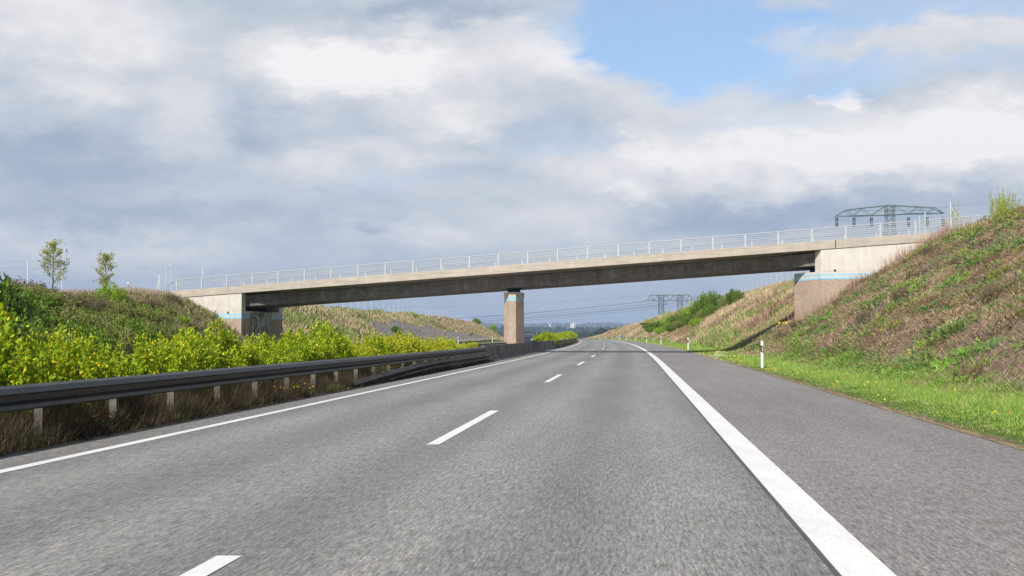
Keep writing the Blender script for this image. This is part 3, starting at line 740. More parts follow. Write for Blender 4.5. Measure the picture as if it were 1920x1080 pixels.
# ------------------------------------------------------------------ pylons and power lines
def lattice(m, p, q, w0, w1, n, r):
    p = Vector(p); q = Vector(q)
    def ring(k):
        t = k/n; c = p.lerp(q, t); w = w0+(w1-w0)*t; return [c+Vector((a*w, b*w, 0)) for a, b in ((-.5, -.5), (.5, -.5), (.5, .5), (-.5, .5))]
    for k in range(n):
        A, Bn = ring(k), ring(k+1)
        for i in range(4):
            m.bar(A[i], Bn[i], r*1.5, 3, cap=False); m.bar(A[i], Bn[(i+1) % 4], r, 3, cap=False); m.bar(A[(i+1) % 4], Bn[i], r, 3, cap=False); m.bar(Bn[i], Bn[(i+1) % 4], r, 3, cap=False)
def big_pylon():
    d = 300.; D = lambda px, y, dd=0: Vector(((px-960)/F*d, d+dd, CAMZ+(H0-y)/F*d))
    gx, gy = (1671-960)/F*d, d; r = empty('power_pylon', 'green lattice power pylon with long flat crossarm rising above the right end of the bridge', 'pylon', (gx, gy, gz(gx, gy)), 'power pylons')
    m = MB(); lattice(m, (gx, gy, gz(gx, gy)), D(1671, 404), 4.6, 1.9, 10, .055); lattice(m, D(1671, 404), D(1671, 385), 1.9, 2.3, 2, .055); mast = m.build('mast', GREENST)
    m = MB(); L = [(1570, 404.5), (1587, 394), (1603, 404.5), (1617, 390.5), (1635, 404), (1663, 385.5), (1678, 385), (1706, 400.5), (1722, 388), (1741, 400), (1755, 389.5), (1770, 399.5)]
    lo = [(1570, 405), (1603, 404.3), (1635, 403.8), (1662, 403.3), (1680, 402.3), (1706, 400.5), (1741, 400), (1771, 399.8)]
    up = [(1570, 405), (1587, 394), (1617, 390), (1663, 385.3), (1678, 385), (1722, 387.5), (1755, 389.5), (1771, 399.8)]
    for dy in (-.9, .9):
        for c in (lo, up):
            for (a, b), (e, f) in zip(c[:-1], c[1:]): m.bar(D(a, b, dy*(0 if a in (1570,) else 1)), D(e, f, dy*(0 if e in (1771,) else 1)), .11, 3, cap=False)
        for (a, b), (e, f) in zip(L[:-1], L[1:]): m.bar(D(a, b, dy), D(e, f, dy), .07, 3, cap=False)
    for a, b in lo: m.bar(D(a, b, -.9), D(a, b, .9), .06, 3, cap=False)
    m.bar(D(1587, 395), D(1755, 394), .05, 3, cap=False)
    arm = m.build('crossarm', GREENST); kids = [mast, arm]
    for a in (1571, 1603.5, 1636, 1706, 1741, 1771):
        m = MB()
        for q in (-1.6, 1.6):
            for k in range(2): m.bar(D(a+q, 407.5+k*9), D(a+q, 415+k*9), .16, 6)
            m.bar(D(a+q, 404), D(a+q, 424.5), .03, 4)
        m.bar(D(a-2, 424.5), D(a+2, 424.5), .05, 4); kids.append(m.build('insulator', INSU))
    attach(r, kids); return D
DB = big_pylon()
def far_pylon():
    d = 560.; D = lambda px, y, dd=0: Vector(((px-960)/F*d, d+dd, CAMZ+(H0-y)/F*d))
    gx = (1257-960)/F*d; r = empty('power_pylon', 'distant grey portal pylon on two lattice legs seen under the bridge deck', 'pylon', (gx, d, -8), 'power pylons'); kids = []
    for px in (1239.5, 1275):
        x = (px-960)/F*d; m = MB(); lattice(m, (x, d, -9), D(px, 554), 3.0, 2.2, 12, .09); kids.append(m.build('mast', GREYST))
    m = MB(); lo = [(1205, 565.5), (1216, 563), (1231, 564.5), (1247, 563), (1266, 563.5), (1283, 564), (1300, 562.5)]; up = [(1219, 553.5), (1294, 553)]
    for dy in (-1.3, 1.3):
        for c in (lo, up):
            for (a, b), (e, f) in zip(c[:-1], c[1:]): m.bar(D(a, b, dy), D(e, f, dy), .22, 3, cap=False)
        zz = [(1214, 563)]+[(1219+k*7.5, 553.5 if k % 2 == 0 else 563.5) for k in range(11)]+[(1299, 562.5)]
        for (a, b), (e, f) in zip(zz[:-1], zz[1:]): m.bar(D(a, b, dy), D(e, f, dy), .12, 3, cap=False)
    kids.append(m.build('crossarm', GREYST))
    for a in (1249, 1287):
        m = MB(); m.bar(D(a-3, 564), D(a, 572), .14, 4); m.bar(D(a+3, 564), D(a, 572), .14, 4); kids.append(m.build('insulator', INSU))
    attach(r, kids); return D
DF = far_pylon()
def cable(p, q, sag, r, label, n=28):
    m = MB(); p = Vector(p); q = Vector(q); pr = p
    for k in range(1, n+1):
        t = k/n; c = p.lerp(q, t); c.z -= sag*4*t*(1-t); m.bar(pr, c, r, 3, cap=False); pr = c
    o = m.build('power_line', CABLE); tag(o, label, 'power line', 'overhead power lines')
lab = 'one of the thin parallel conductors sagging away to the left from the distant portal pylon'
for k, (px, y) in enumerate([(1205, 565.5), (1210, 565), (1231, 568), (1249, 571.5), (1268, 568), (1287, 571.5)]):
    a = DF(px, y); b = Vector(((-330-k*12), 600, 25-k*1.1)); cable(a, b, 13.5+k*.25, .07, lab, 50)
cable(DF(1216, 553.5), Vector((-330, 600, 37)), 12.5, .035, 'single earth wire running left from the top of the distant portal pylon', 50)
cable(DB(1770, 390), Vector((175, 170, 47)), 2, .02, 'upper dark wire rising to the right from the big pylon towards the bank')
cable(DB(1755, 389.5), Vector((180, 175, 42)), 3, .02, 'lower dark wire running to the right from the big pylon towards the bank')
cable(DB(1570, 405), W(1440, 485, 420), 1.0, .022, 'thin wire slanting down left from the tip of the big pylon crossarm')

# ------------------------------------------------------------------ vegetation builders
def unit(v): return v/np.maximum(np.linalg.norm(v, axis=1, keepdims=True), 1e-9)
def quads(C, dirn, size, width, cols, R=None, jit=.9):
    """diamond-shaped leaves: centre, direction, length, width"""
    R = R or rng; n = len(C); d = unit(dirn+R.normal(0, jit, (n, 3))); s = unit(np.cross(d, R.normal(0, 1, (n, 3))))
    L = (size*np.ones(n))[:, None]; Wd = (width*np.ones(n))[:, None]
    V = np.stack([C, C+d*L*.5+s*Wd*.5, C+d*L, C+d*L*.5-s*Wd*.5], 1).reshape(-1, 3)
    Fc = np.arange(4*n).reshape(n, 4); return V, Fc, np.repeat(cols, 4, 0)
def blades(P, hgt, wid, lean, cols, R=None):
    R = R or rng; n = len(P); a = R.uniform(0, 2*np.pi, n); side = np.c_[np.cos(a), np.sin(a), np.zeros(n)]
    tip = P+np.c_[R.normal(0, 1, (n, 2))*(lean*hgt)[:, None], hgt]
    V = np.stack([P-side*wid[:, None], P+side*wid[:, None], tip], 1).reshape(-1, 3)
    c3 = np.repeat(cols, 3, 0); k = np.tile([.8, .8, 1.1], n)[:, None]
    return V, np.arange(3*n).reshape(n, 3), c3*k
def pick(R, n, pal, var=.18):
    pal = np.array(pal); c = pal[R.integers(0, len(pal), n)]; return np.clip(c*(1+R.normal(0, var, (n, 1)))+R.normal(0, .006, (n, 3)), .004, .9)

def shrub_meshes(seed, rx, h, nsh, nl, leaf, pal, flow=None, nf=0, up=.8, fsize=.05):
    """a shrub of many upright shoots carrying leaves; returns (stems, foliage, blossom) mesh data"""
    R = np.random.default_rng(seed); stems = MB(); Cs = []; Ds = []; FC = []
    for i in range(nsh):
        a = R.uniform(0, 2*np.pi); rad = rx*math.sqrt(R.uniform(0, 1)); b = np.array([math.cos(a)*rad*.45, math.sin(a)*rad*.45, 0])
        hh = h*(1-.45*(rad/rx)**2)*R.uniform(.72, 1.06); tip = np.array([math.cos(a)*rad, math.sin(a)*rad, hh])
        ts = R.uniform(.12, 1.0, nl); mid = (b+tip)/2+np.array([math.cos(a), math.sin(a), 0])*rx*.12
        p = ((1-ts)**2)[:, None]*b+(2*ts*(1-ts))[:, None]*mid+(ts**2)[:, None]*tip
        spread = .05+.13*h*(1-ts); p = p+R.normal(0, 1, (nl, 3))*spread[:, None]*.55
        Cs.append(p); Ds.append(np.tile(np.array([math.cos(a)*.4, math.sin(a)*.4, up]), (nl, 1)))
        if i % 3 == 0: stems.bar(b, mid, .012*h, 3, .008*h, cap=False); stems.bar(mid, tip, .008*h, 3, .003*h, cap=False)
        if nf:
            q = p[R.integers(0, nl, nf)]+R.normal(0, .03, (nf, 3)); FC.append(q)
    C = np.concatenate(Cs); C[:, 2] = np.maximum(C[:, 2], .03); D_ = np.concatenate(Ds); n = len(C)
    V, Fq_, c = quads(C, D_, leaf*R.uniform(.7, 1.3, n), leaf*.5*R.uniform(.7, 1.3, n), pick(R, n, pal), R)
    out = [stems, (V, Fq_, c)]
    if nf:
        q = np.concatenate(FC); n = len(q); out.append(quads(q, np.tile([0, 0, .5], (n, 1)), fsize*R.uniform(.7, 1.3, n), fsize*R.uniform(.6, 1.0, n), pick(R, n, flow, .12), R))
    else: out.append(None)
    return out
def make_shrub(name, label, cat, group, meshes):
    r = empty(name, label, cat, (0, 0, 0), group)
    meshes[0].build('stem', BARK, r, fix=False)
    mesh_np('foliage', *meshes[1][:2], LEAF, r, cols=meshes[1][2])
    if meshes[2] is not None: mesh_np('blossom', *meshes[2][:2], PETAL, r, cols=meshes[2][2])
    return r
YG = [(.38, .50, .015), (.30, .44, .015), (.46, .56, .02), (.18, .31, .012), (.52, .58, .04)]
YF = [(.78, .58, .01), (.85, .68, .02), (.70, .50, .01)]
OLIVE = [(.31, .38, .07), (.26, .30, .06), (.34, .36, .10), (.17, .21, .04), (.37, .33, .15)]
DGREEN = [(.10, .17, .02), (.16, .25, .025), (.21, .32, .035), (.06, .10, .012)]
BRT = [(.34, .50, .03), (.42, .57, .06), (.25, .40, .02)]
BROWNS = [(.27, .19, .14), (.20, .14, .10), (.32, .26, .15), (.18, .18, .07)]
# median shrubs
kinds = [shrub_meshes(100+k, .80, 1.38, 75, 170, .072, YG, YF, 40 if k % 2 else 20, fsize=.045) for k in range(3)]+[shrub_meshes(110+k, .74, 1.26, 70, 120, .066, YG[:3]+[(.42, .46, .08)], YF, 62, fsize=.045) for k in range(2)]
protos = []
def place(proto, used, name_label, loc, rz, sc, szs=None):
    r = proto if not used else copy_tree(proto)
    r.location = loc; r.rotation_euler = (0, 0, rz); r.scale = szs or (sc, sc, sc)
    if name_label: r['label'] = name_label[0]; r['group'] = name_label[1]
    return r
P5 = [make_shrub('flowering_shrub', '', 'shrub', '', k) for k in kinds]; used = [False]*5
s = 9.0; k = 0
while s < 57.5:
    leafy = s < 33; i = int(rng.integers(0, 3)) if leafy else int(rng.integers(3, 5))
    if 24 < s < 36 and rng.random() < .5: i = int(rng.integers(0, 5))
    hsc = (.90+.11*math.sin(s*.9)+.06*math.sin(s*2.3)+rng.normal(0, .075))*(1.04 if leafy else (1.02 if s < 52 else .80))
    if 15.2 < s < 19: hsc *= .93
    of = -5.95+rng.uniform(-.2, .2)
    place(P5[i], used[i], ('yellow-green flowering shrub in the dense median row behind the near guardrail' if s < 33 else 'smaller yellow-blossomed shrub in the far part of the median row, before the concrete blocks', 'flowering shrubs behind the near guardrail'), (float(xc(s))+of, s, -.03), rng.uniform(0, 6.28), 1, (1.0*hsc, 1.0*hsc, hsc*(1.10+rng.normal(0, .07))))
    used[i] = True; s += rng.uniform(.80, 1.15) if leafy else rng.uniform(.85, 1.25)
s = 113.0
while s < 330:
    i = int(rng.integers(0, 5)); hsc = (1.15+rng.normal(0, .10))*(1.0 if s < 200 else 1.15)
    place(P5[i], used[i], ('yellow-green shrub in the median row beyond the bridge pier', 'flowering shrubs beyond the pier'), (float(xc(s))-5.9, s, float(zr(s))-.03), rng.uniform(0, 6.28), 1, (1.25*hsc, 1.25*hsc, hsc)); used[i] = True
    s += rng.uniform(1.6, 2.3) if s < 180 else rng.uniform(2.6, 3.6)
# bushes on the banks
bk = {'dark': shrub_meshes(201, 1.0, 1.0, 90, 110, .085, DGREEN, up=.3), 'green': shrub_meshes(202, 1.0, 1.0, 95, 110, .08, [(.15, .25, .02), (.20, .32, .03), (.26, .38, .05), (.10, .17, .015)], up=.4),
      'olive': shrub_meshes(203, 1.0, 1.0, 95, 95, .07, OLIVE, up=.5), 'bright': shrub_meshes(204, 1.0, 1.0, 95, 110, .07, BRT, up=.5), 'brown': shrub_meshes(205, 1.0, 1.0, 110, 70, .055, BROWNS, up=.7),
      'airy': shrub_meshes(206, 1.0, 1.0, 26, 95, .06, [(.42, .46, .06), (.50, .52, .10), (.33, .37, .05)], up=.7)}
desc = {'dark': 'dark green', 'green': 'mid green', 'olive': 'olive green', 'bright': 'bright lime green', 'brown': 'brownish bare-twigged', 'airy': 'thin airy yellow-green'}
PB = {k: make_shrub('bank_shrub', '', 'shrub', '', v) for k, v in bk.items()}; ub = {k: False for k in bk}
def bush(px, ytop, s, rx, kind, where, grp, sub=.25):
    x = (px-960)/F*s; z = gz(x, s); zt = CAMZ+(H0-ytop)/F*s; h = max(.7, zt-z+sub)
    r = place(PB[kind], ub[kind], (where.replace('#', desc[kind]), grp), (x, s, z-sub), rng.uniform(0, 6.28), 1, (rx, rx, h)); ub[kind] = True; return r
lw = '# bush on the left bank above the median shrubs'; lg = 'bushes on the near left bank'
for a in [(-30, 508, 48, 1.7, 'dark'), (-8, 530, 55, 1.5, 'dark'), (20, 520, 66, 2.2, 'brown'), (40, 533, 60, 1.8, 'olive'), (62, 575, 51, 1.6, 'green'), (28, 590, 46, 1.5, 'green'), (5, 600, 43, 1.5, 'dark'), (95, 545, 66, 1.5, 'brown'), (112, 572, 58, 1.5, 'olive'),
          (90, 598, 50, 1.2, 'olive'), (70, 548, 62, 1.7, 'olive'), (50, 530, 66, 1.6, 'brown'), (22, 556, 54, 1.5, 'olive'), (45, 545, 58, 1.3, 'green'), (125, 553, 66, 1.3, 'brown'), (205, 546, 73, 1.2, 'brown'), (180, 560, 70, 1.2, 'olive'),
          (150, 585, 60, 1.4, 'olive'), (135, 600, 52, 1.2, 'green'), (180, 590, 62, 1.1, 'brown'), (228, 560, 68, 1.05, 'olive'), (205, 585, 64, 1.2, 'olive'), (240, 592, 62, 1.2, 'green'),
          (285, 572, 72, 1.1, 'olive'), (250, 565, 74, 1.0, 'green'), (165, 545, 70, 1.2, 'olive'), (140, 575, 62, 1.2, 'green'), (305, 600, 70, .9, 'olive'), (215, 605, 58, 1.1, 'olive'), (165, 610, 54, 1.1, 'green'), (60, 600, 48, 1.3, 'olive'), (268, 575, 72, 1.0, 'olive'), (262, 597, 66, 1.0, 'olive'), (300, 592, 74, .8, 'brown'), (310, 575, 78, .6, 'olive'), (160, 562, 68, 1.2, 'brown'), (285, 560, 78, .7, 'brown'), (340, 590, 78, .5, 'bright'), (320, 560, 82, .6, 'brown')]: bush(a[0], a[1], a[2], a[3]*1.3, a[4], lw, lg)
bush(207, 528, 72, 1.05, 'bright', 'round # bush below the smaller sapling on the left bank', 'lime bush', .2)
bush(225, 540, 73, .8, 'olive', '# bush just right of the lime green one on the left bank crest', 'crest bush', .2)
rw = '# bush on the right bank beyond the bridge'; rg = 'bushes on the far right bank'
for a in [(1330, 545, 190, 2.6, 'green'), (1345, 552, 186, 1.8, 'dark'), (1312, 553, 200, 2.4, 'airy'), (1318, 565, 195, 2.4, 'green'), (1303, 572, 205, 2.8, 'bright'), (1290, 576, 212, 2.6, 'olive'), (1300, 590, 190, 2.2, 'green'), (1275, 586, 215, 2.8, 'green'), (1262, 592, 230, 2.8, 'bright'),
          (1283, 598, 195, 2.2, 'olive'), (1250, 598, 235, 2.6, 'green'), (1265, 605, 205, 2.2, 'green'), (1238, 603, 255, 2.8, 'green'), (1246, 611, 220, 2.2, 'bright'), (1225, 606, 285, 3.0, 'green'), (1228, 612, 250, 2.4, 'green'), (1216, 606, 320, 3.0, 'dark'),
          (1322, 580, 178, 1.8, 'olive'), (1335, 570, 176, 1.6, 'green'), (1310, 595, 172, 1.6, 'bright'), (1376, 541, 172, 1.3, 'dark'), (1385, 543, 165, 1.0, 'green'), (1360, 552, 178, 1.3, 'olive'), (1255, 580, 260, 2.0, 'airy'), (1225, 592, 300, 2.0, 'airy')]: bush(*a, rw, rg)
for a in [(1500, 608, 70, .8), (1470, 622, 66, .7), (1530, 640, 58, .6), (1690, 600, 50, .5), (1800, 545, 50, .6), (1860, 640, 36, .45), (1620, 655, 50, .5), (1750, 500, 60, .7), (1580, 585, 66, .7), (1770, 655, 40, .4)]:
    x_ = (a[0]-960)/F*a[2]; z_ = gz(x_, a[2]); bush(a[0], H0-(z_+a[3]*.75-CAMZ)/a[2]*F, a[2], a[3], 'brown', '# dead shrub among the dry grass of the near right bank', 'dead shrubs on the near right bank', .1)
bush(1873, 345, 59, .62, 'airy', '# young shrub standing against the sky on top of the near right bank', 'airy crest shrubs'); bush(1895, 352, 57, .55, 'airy', '# shrub on top of the right bank at the frame edge', 'airy crest shrubs')
bush(1798, 378, 84, .9, 'airy', '# shrub behind the braced steel post at the right end of the bridge', 'airy crest shrubs')
for a in [(704, 612, 150, 1.3, 'dark'), (743, 610, 148, .9, 'dark')][1:]: bush(*a, '# bush growing alone on the gravel slope across the motorway', 'gravel bush')
bush(775-0, 585, 190, .8, 'bright', '# little bush on the crest of the left bank seen under the bridge', 'crest bush'); bush(893, 596, 330, 1.4, 'green', '# bush on the distant crest near the pier', 'crest bush')
bush(924, 607, 375, 1.2, 'bright', 'small # bush on the crest beside the pier', 'crest bush')

# saplings
def sapling(px, ytop, s, seed, label, spread):
    R = np.random.default_rng(seed); x = (px-960)/F*s; z = gz(x, s); h = CAMZ+(H0-ytop)/F*s-z
    r = empty('young_tree', label, 'tree', (x, s, z), 'young trees on the left bank')
    m = MB(); br = MB(); tips = []
    p = Vector((0, 0, -.1)); pts = [p.copy()]
    for k in range(8): p = p+Vector((R.normal(0, .03), R.normal(0, .03), h/8)); pts.append(p.copy())
    for k in range(8): m.bar(pts[k], pts[k+1], .055*(1-k/9), 6, .055*(1-(k+1)/9), cap=False)
    C = []
    for i in range(30):
        t = R.uniform(.30, .97); k = min(7, int(t*8)); b = pts[k].lerp(pts[k+1], t*8-k); a = R.uniform(0, 6.283)
        ln = spread*h*(1.05-abs(t-.45)*1.1)*R.uniform(.55, 1.1)*(.6 if t > .85 else 1); dr = Vector((math.cos(a), math.sin(a), R.uniform(.55, 1.0))); dr.normalize()
        e = b+dr*ln; br.bar(b, e, .018*(1.2-t), 3, .005, cap=False); n = int(42*R.uniform(.6, 1.2))
        tt = R.uniform(.25, 1.03, n)**.8; q = np.array(b)[None]+(np.array(e)-np.array(b))[None]*tt[:, None]+R.normal(0, .055, (n, 3)); C.append(q)
        for _ in range(2):
            f = b.lerp(e, R.uniform(.4, .8)); g2 = f+Vector((R.normal(0, .2), R.normal(0, .2), abs(R.normal(.15, .12)))); br.bar(f, g2, .007, 3, .003, cap=False)
            C.append(np.array(g2)[None]+R.normal(0, .07, (12, 3)))
    C = np.concatenate(C); n = len(C)
    m.build('trunk', BARK, r, smooth=True, fix=False); br.build('branch', BARK, r, fix=False)
    V, Fc, c = quads(C, np.tile([0, 0, .4], (n, 1)), .10, .065, pick(R, n, [(.42, .45, .12), (.52, .53, .18), (.31, .34, .08)]), R); mesh_np('crown', V, Fc, LEAF, r, cols=c)
sapling(99, 453, 70, 5, 'larger young tree with sparse olive leaves on the left bank against the sky', .36)
sapling(199, 474, 74, 9, 'smaller slim young tree right of the larger one on the left bank', .30)

# ------------------------------------------------------------------ grass, weeds and flowers (nobody could count these)
def scatter(name, n, s0, s1, o0, o1, dens, hgt, wid, lean, colf, pw=1.0):
    s = s0*(s1/s0)**(rng.uniform(0, 1, n)**pw); o = rng.uniform(o0, o1, n); k = rng.uniform(0, 1, n) < dens(s, o); s = s[k]; o = o[k]; n = len(s)
    z = ground(o, s); P = np.c_[xc(s)+o, s, z-.02]; far = np.clip(s/38., .75, 3.2)
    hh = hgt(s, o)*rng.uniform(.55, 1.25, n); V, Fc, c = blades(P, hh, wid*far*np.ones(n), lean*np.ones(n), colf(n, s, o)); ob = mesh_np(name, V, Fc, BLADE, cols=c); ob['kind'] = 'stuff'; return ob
def mixcol(a, b, w): return a*(1-w[:, None])+b*w[:, None]
TAN = [(.58, .45, .28), (.50, .38, .23), (.66, .53, .34)]; RUST = [(.44, .29, .195), (.50, .36, .25), (.31, .20, .135), (.17, .11, .075)]; GRN = [(.16, .25, .04), (.22, .32, .06), (.28, .37, .09)]; FRESH = [(.24, .40, .05), (.30, .48, .07), (.35, .48, .11), (.19, .33, .04)]
def c_near(n, s, o):
    w = (fbm(s/5., o/2.2, 61, 3) > .52)*1.0; c = mixcol(pick(rng, n, RUST), pick(rng, n, TAN), (rng.uniform(0, 1, n) < .22+.34*w)*1.); g_ = (fbm(s/3., o/1.6, 62, 3) > .63) & (rng.uniform(0, 1, n) < .6); c[g_] = pick(rng, int(g_.sum()), GRN); return c
scatter('dry_grass', 170000, 22, 84, 9.2, 24.5, lambda s, o: .5+.5*(fbm(s/2.3, o/1.4, 63, 3) > .46), lambda s, o: .07+.20*fbm(s/2., o/1.3, 64, 3), .011, 1.1, c_near, .75)
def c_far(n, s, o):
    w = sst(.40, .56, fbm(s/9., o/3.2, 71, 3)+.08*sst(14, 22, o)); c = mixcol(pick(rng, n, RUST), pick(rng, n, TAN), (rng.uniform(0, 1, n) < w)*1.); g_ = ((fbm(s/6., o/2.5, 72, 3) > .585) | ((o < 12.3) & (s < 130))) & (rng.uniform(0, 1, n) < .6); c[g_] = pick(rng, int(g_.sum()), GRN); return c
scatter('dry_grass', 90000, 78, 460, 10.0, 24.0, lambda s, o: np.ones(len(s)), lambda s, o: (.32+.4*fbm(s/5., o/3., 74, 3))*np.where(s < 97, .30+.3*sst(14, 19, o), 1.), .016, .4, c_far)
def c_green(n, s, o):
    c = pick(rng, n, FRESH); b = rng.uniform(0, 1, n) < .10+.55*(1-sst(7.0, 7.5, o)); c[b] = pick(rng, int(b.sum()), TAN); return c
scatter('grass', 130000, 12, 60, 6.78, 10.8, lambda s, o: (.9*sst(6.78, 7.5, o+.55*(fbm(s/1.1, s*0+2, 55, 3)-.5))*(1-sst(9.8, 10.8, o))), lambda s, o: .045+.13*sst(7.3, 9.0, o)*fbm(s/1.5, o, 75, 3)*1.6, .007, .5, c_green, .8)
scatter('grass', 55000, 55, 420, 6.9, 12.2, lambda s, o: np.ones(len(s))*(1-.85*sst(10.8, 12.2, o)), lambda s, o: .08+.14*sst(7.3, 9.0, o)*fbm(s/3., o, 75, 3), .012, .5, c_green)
def c_left(n, s, o):
    w = sst(.42, .55, fbm(s/8., o/3., 81, 3)); c = mixcol(pick(rng, n, TAN), pick(rng, n, GRN), (rng.uniform(0, 1, n) < .25+.5*w)*1.); r_ = (rng.uniform(0, 1, n) < .55*sst(170, 230, s)+.15); c[r_] = pick(rng, int(r_.sum()), RUST+TAN); return c
def nogravel(s, o):
    top = 24.6+5.0*sst(124, 146, s)*(1-.62*sst(140, 266, s)); return np.where((s > 118) & (s < 266) & (-o < top), .0, 1.)
scatter('grass', 90000, 86, 340, -33.5, -19.5, nogravel, lambda s, o: .30+.35*fbm(s/4., o/2., 82, 3), .018, .4, c_left)
scatter('dry_grass', 60000, 40, 92, -34.5, -24, lambda s, o: np.ones(len(s)), lambda s, o: .18+.25*fbm(s/4., o/2., 83, 3), .014, .4, lambda n, s, o: mixcol(pick(rng, n, RUST+[(.27, .27, .10)]), pick(rng, n, [(.20, .26, .05), (.29, .31, .08)]), (rng.uniform(0, 1, n) < .5)*1.))
scatter('dry_grass', 16000, 60, 86, -35.5, -31.5, lambda s, o: (fbm(s/4., o/3., 91, 2) > .42)*1., lambda s, o: .34+.25*fbm(s/2., o/2., 84, 3), .010, .18, lambda n, s, o: pick(rng, n, [(.52, .42, .32), (.46, .36, .28)]))
# brown dead weeds in the median beneath the rail
scatter('dead_weeds', 150000, 7, 56, -6.9, -4.60, lambda s, o: (.3+.7*(fbm(s/1.2, o/.5, 92, 3) > .42)), lambda s, o: (.16+.38*sst(-4.6, -5.0, o))*(.6+.8*fbm(s/1.2, o, 93, 3)), .006, .5, lambda n, s, o: pick(rng, n, [(.085, .052, .036), (.12, .075, .05), (.15, .105, .065), (.05, .075, .02)]), .9)
scatter('dead_weeds', 12000, 104, 330, -6.9, -4.9, lambda s, o: np.ones(len(s)), lambda s, o: .35+0*s, .010, .4, lambda n, s, o: pick(rng, n, [(.14, .09, .06), (.3, .24, .14), (.16, .2, .05)]))
# tall brown stems standing in front of the right abutment and along the crest
def crest_stems():
    s = rng.uniform(58, 80, 36000); o = 12.6+ rng.uniform(0, 1, 36000)*10.5; P = np.c_[xc(s)+o, s, ground(o, s)-.05]; n = len(s)
    gap = 80-.28*P[:, 0]-P[:, 1]; k = (gap > .3) & (rng.uniform(0, 1, len(P)) < np.exp(-gap/1.3)*(.25+.75*(fbm(P[:, 0]/.8, P[:, 1]/.8, 99, 3) > .47))); P = P[k]; n = len(P); h = rng.uniform(.45, 1.15, n)
    V, Fc, c = blades(P, h, .019*np.ones(n), .18*np.ones(n), pick(rng, n, [(.40, .25, .19), (.48, .32, .25), (.33, .20, .15)])); a = mesh_np('dry_stems', V, Fc, BLADE, cols=c); a['kind'] = 'stuff'
crest_stems()
# weeds: leafy green rosettes over the near right bank
def weeds(name, n, s0, s1, o0, o1, leaf, pal, rad, nl, pw=.7):
    s = s0*(s1/s0)**(rng.uniform(0, 1, n)**pw); o = rng.uniform(o0, o1, n); P = np.c_[xc(s)+o, s, ground(o, s)]; Cs = []; cc = []; Dd = []
    for p in P:
        k = int(nl*rng.uniform(.5, 1.4)); r = rad*rng.uniform(.55, 1.5); q = rng.normal(0, 1, (k, 3))*np.array([r*1.3, r, r*.4]); q[:, 2] = np.abs(q[:, 2])+.02
        qq = p+q; qq[:, 2] += .5*(q[:, 0]) if o0 > 0 else 0; Cs.append(qq); d = q.copy(); d[:, 2] += .12; Dd.append(unit(d)); cc.append(np.tile(pick(rng, 1, pal, .15), (k, 1))*rng.uniform(.75, 1.25, (k, 1)))
    C = np.concatenate(Cs); V, Fc, c = quads(C, np.concatenate(Dd), leaf*rng.uniform(.6, 1.4, len(C)), leaf*(.38 if leaf > .12 or pw != .7 else .30), np.concatenate(cc), jit=.4); ob = mesh_np(name, V, Fc, LEAF, cols=c); ob['kind'] = 'stuff'
weeds('weeds', 380, 25, 78, 10.3, 23.0, .17, [(.14, .27, .05), (.20, .36, .06), (.15, .28, .09), (.30, .40, .06), (.20, .22, .07)], .20, 85)
weeds('dead_weeds', 420, 25, 78, 9.8, 23.5, .11, [(.30, .19, .125), (.43, .29, .19), (.15, .095, .065), (.54, .41, .27), (.48, .34, .23)], .27, 130)
weeds('weeds', 170, 24, 60, 9.3, 11.0, .12, [(.20, .38, .05), (.26, .44, .06), (.15, .28, .04)], .14, 45)
weeds('weeds', 60, 9, 54, -5.2, -4.65, .09, [(.12, .20, .04), (.17, .22, .06)], .07, 26)
def flowers(name, pts, r, pal, per, zoff=.1, spread=.12):
    C = np.repeat(pts, per, 0)+rng.normal(0, 1, (len(pts)*per, 3))*np.array([spread, spread, spread*.25]); C[:, 2] += zoff; n = len(C); a = np.tile([0, 0, 1.], (n, 1))
    V = []; F_ = []; up = rng.normal(0, .3, (n, 3))+np.array([0, -.8, .8]); up = unit(up); s1 = unit(np.cross(up, rng.normal(0, 1, (n, 3)))); s2 = np.cross(up, s1)
    k = 6; ang = np.arange(k)*2*np.pi/k; V = (C[:, None, :]+r*(s1[:, None, :]*np.cos(ang)[None, :, None]+s2[:, None, :]*np.sin(ang)[None, :, None])).reshape(-1, 3)
    ob = mesh_np(name, V, np.arange(n*k).reshape(n, k), PETAL, cols=np.repeat(pick(rng, n, pal, .08), k, 0)); ob['kind'] = 'stuff'
def pts(s, o): return np.c_[xc(s)+o, s, ground(o, s)]
s_ = 18*(85/18)**(rng.uniform(0, 1, 110)); o_ = rng.uniform(7.2, 9.3, 110); flowers('dandelions', pts(s_, o_)[:32], .020, [(.90, .55, .01), (.85, .62, .02)], 3)
s_ = np.array([77., 78, 79, 76, 60, 52]); o_ = np.array([8.0, 8.3, 8.5, 7.8, 8.1, 7.9]); flowers('dandelions', pts(s_, o_), .026, [(.90, .55, .01)], 9, spread=.45)
s_ = np.array([23.5, 24.5, 25.2, 14.8, 15.6, 33.]); o_ = np.array([-4.85, -4.8, -4.9, -4.9, -4.95, -4.9]); flowers('yellow_wildflowers', pts(s_, o_), .018, [(.85, .50, .01)], 6, .22, .12)
xx = np.array([(1462-960)/F*76.5, (1475-960)/F*76.8, (1470-960)/F*77.]); yy = np.array([76.5, 76.8, 77.]); flowers('yellow_wildflowers', np.c_[xx, yy, [gz(a, b) for a, b in zip(xx, yy)]], .035, [(.85, .70, .02)], 7, .55, .14)

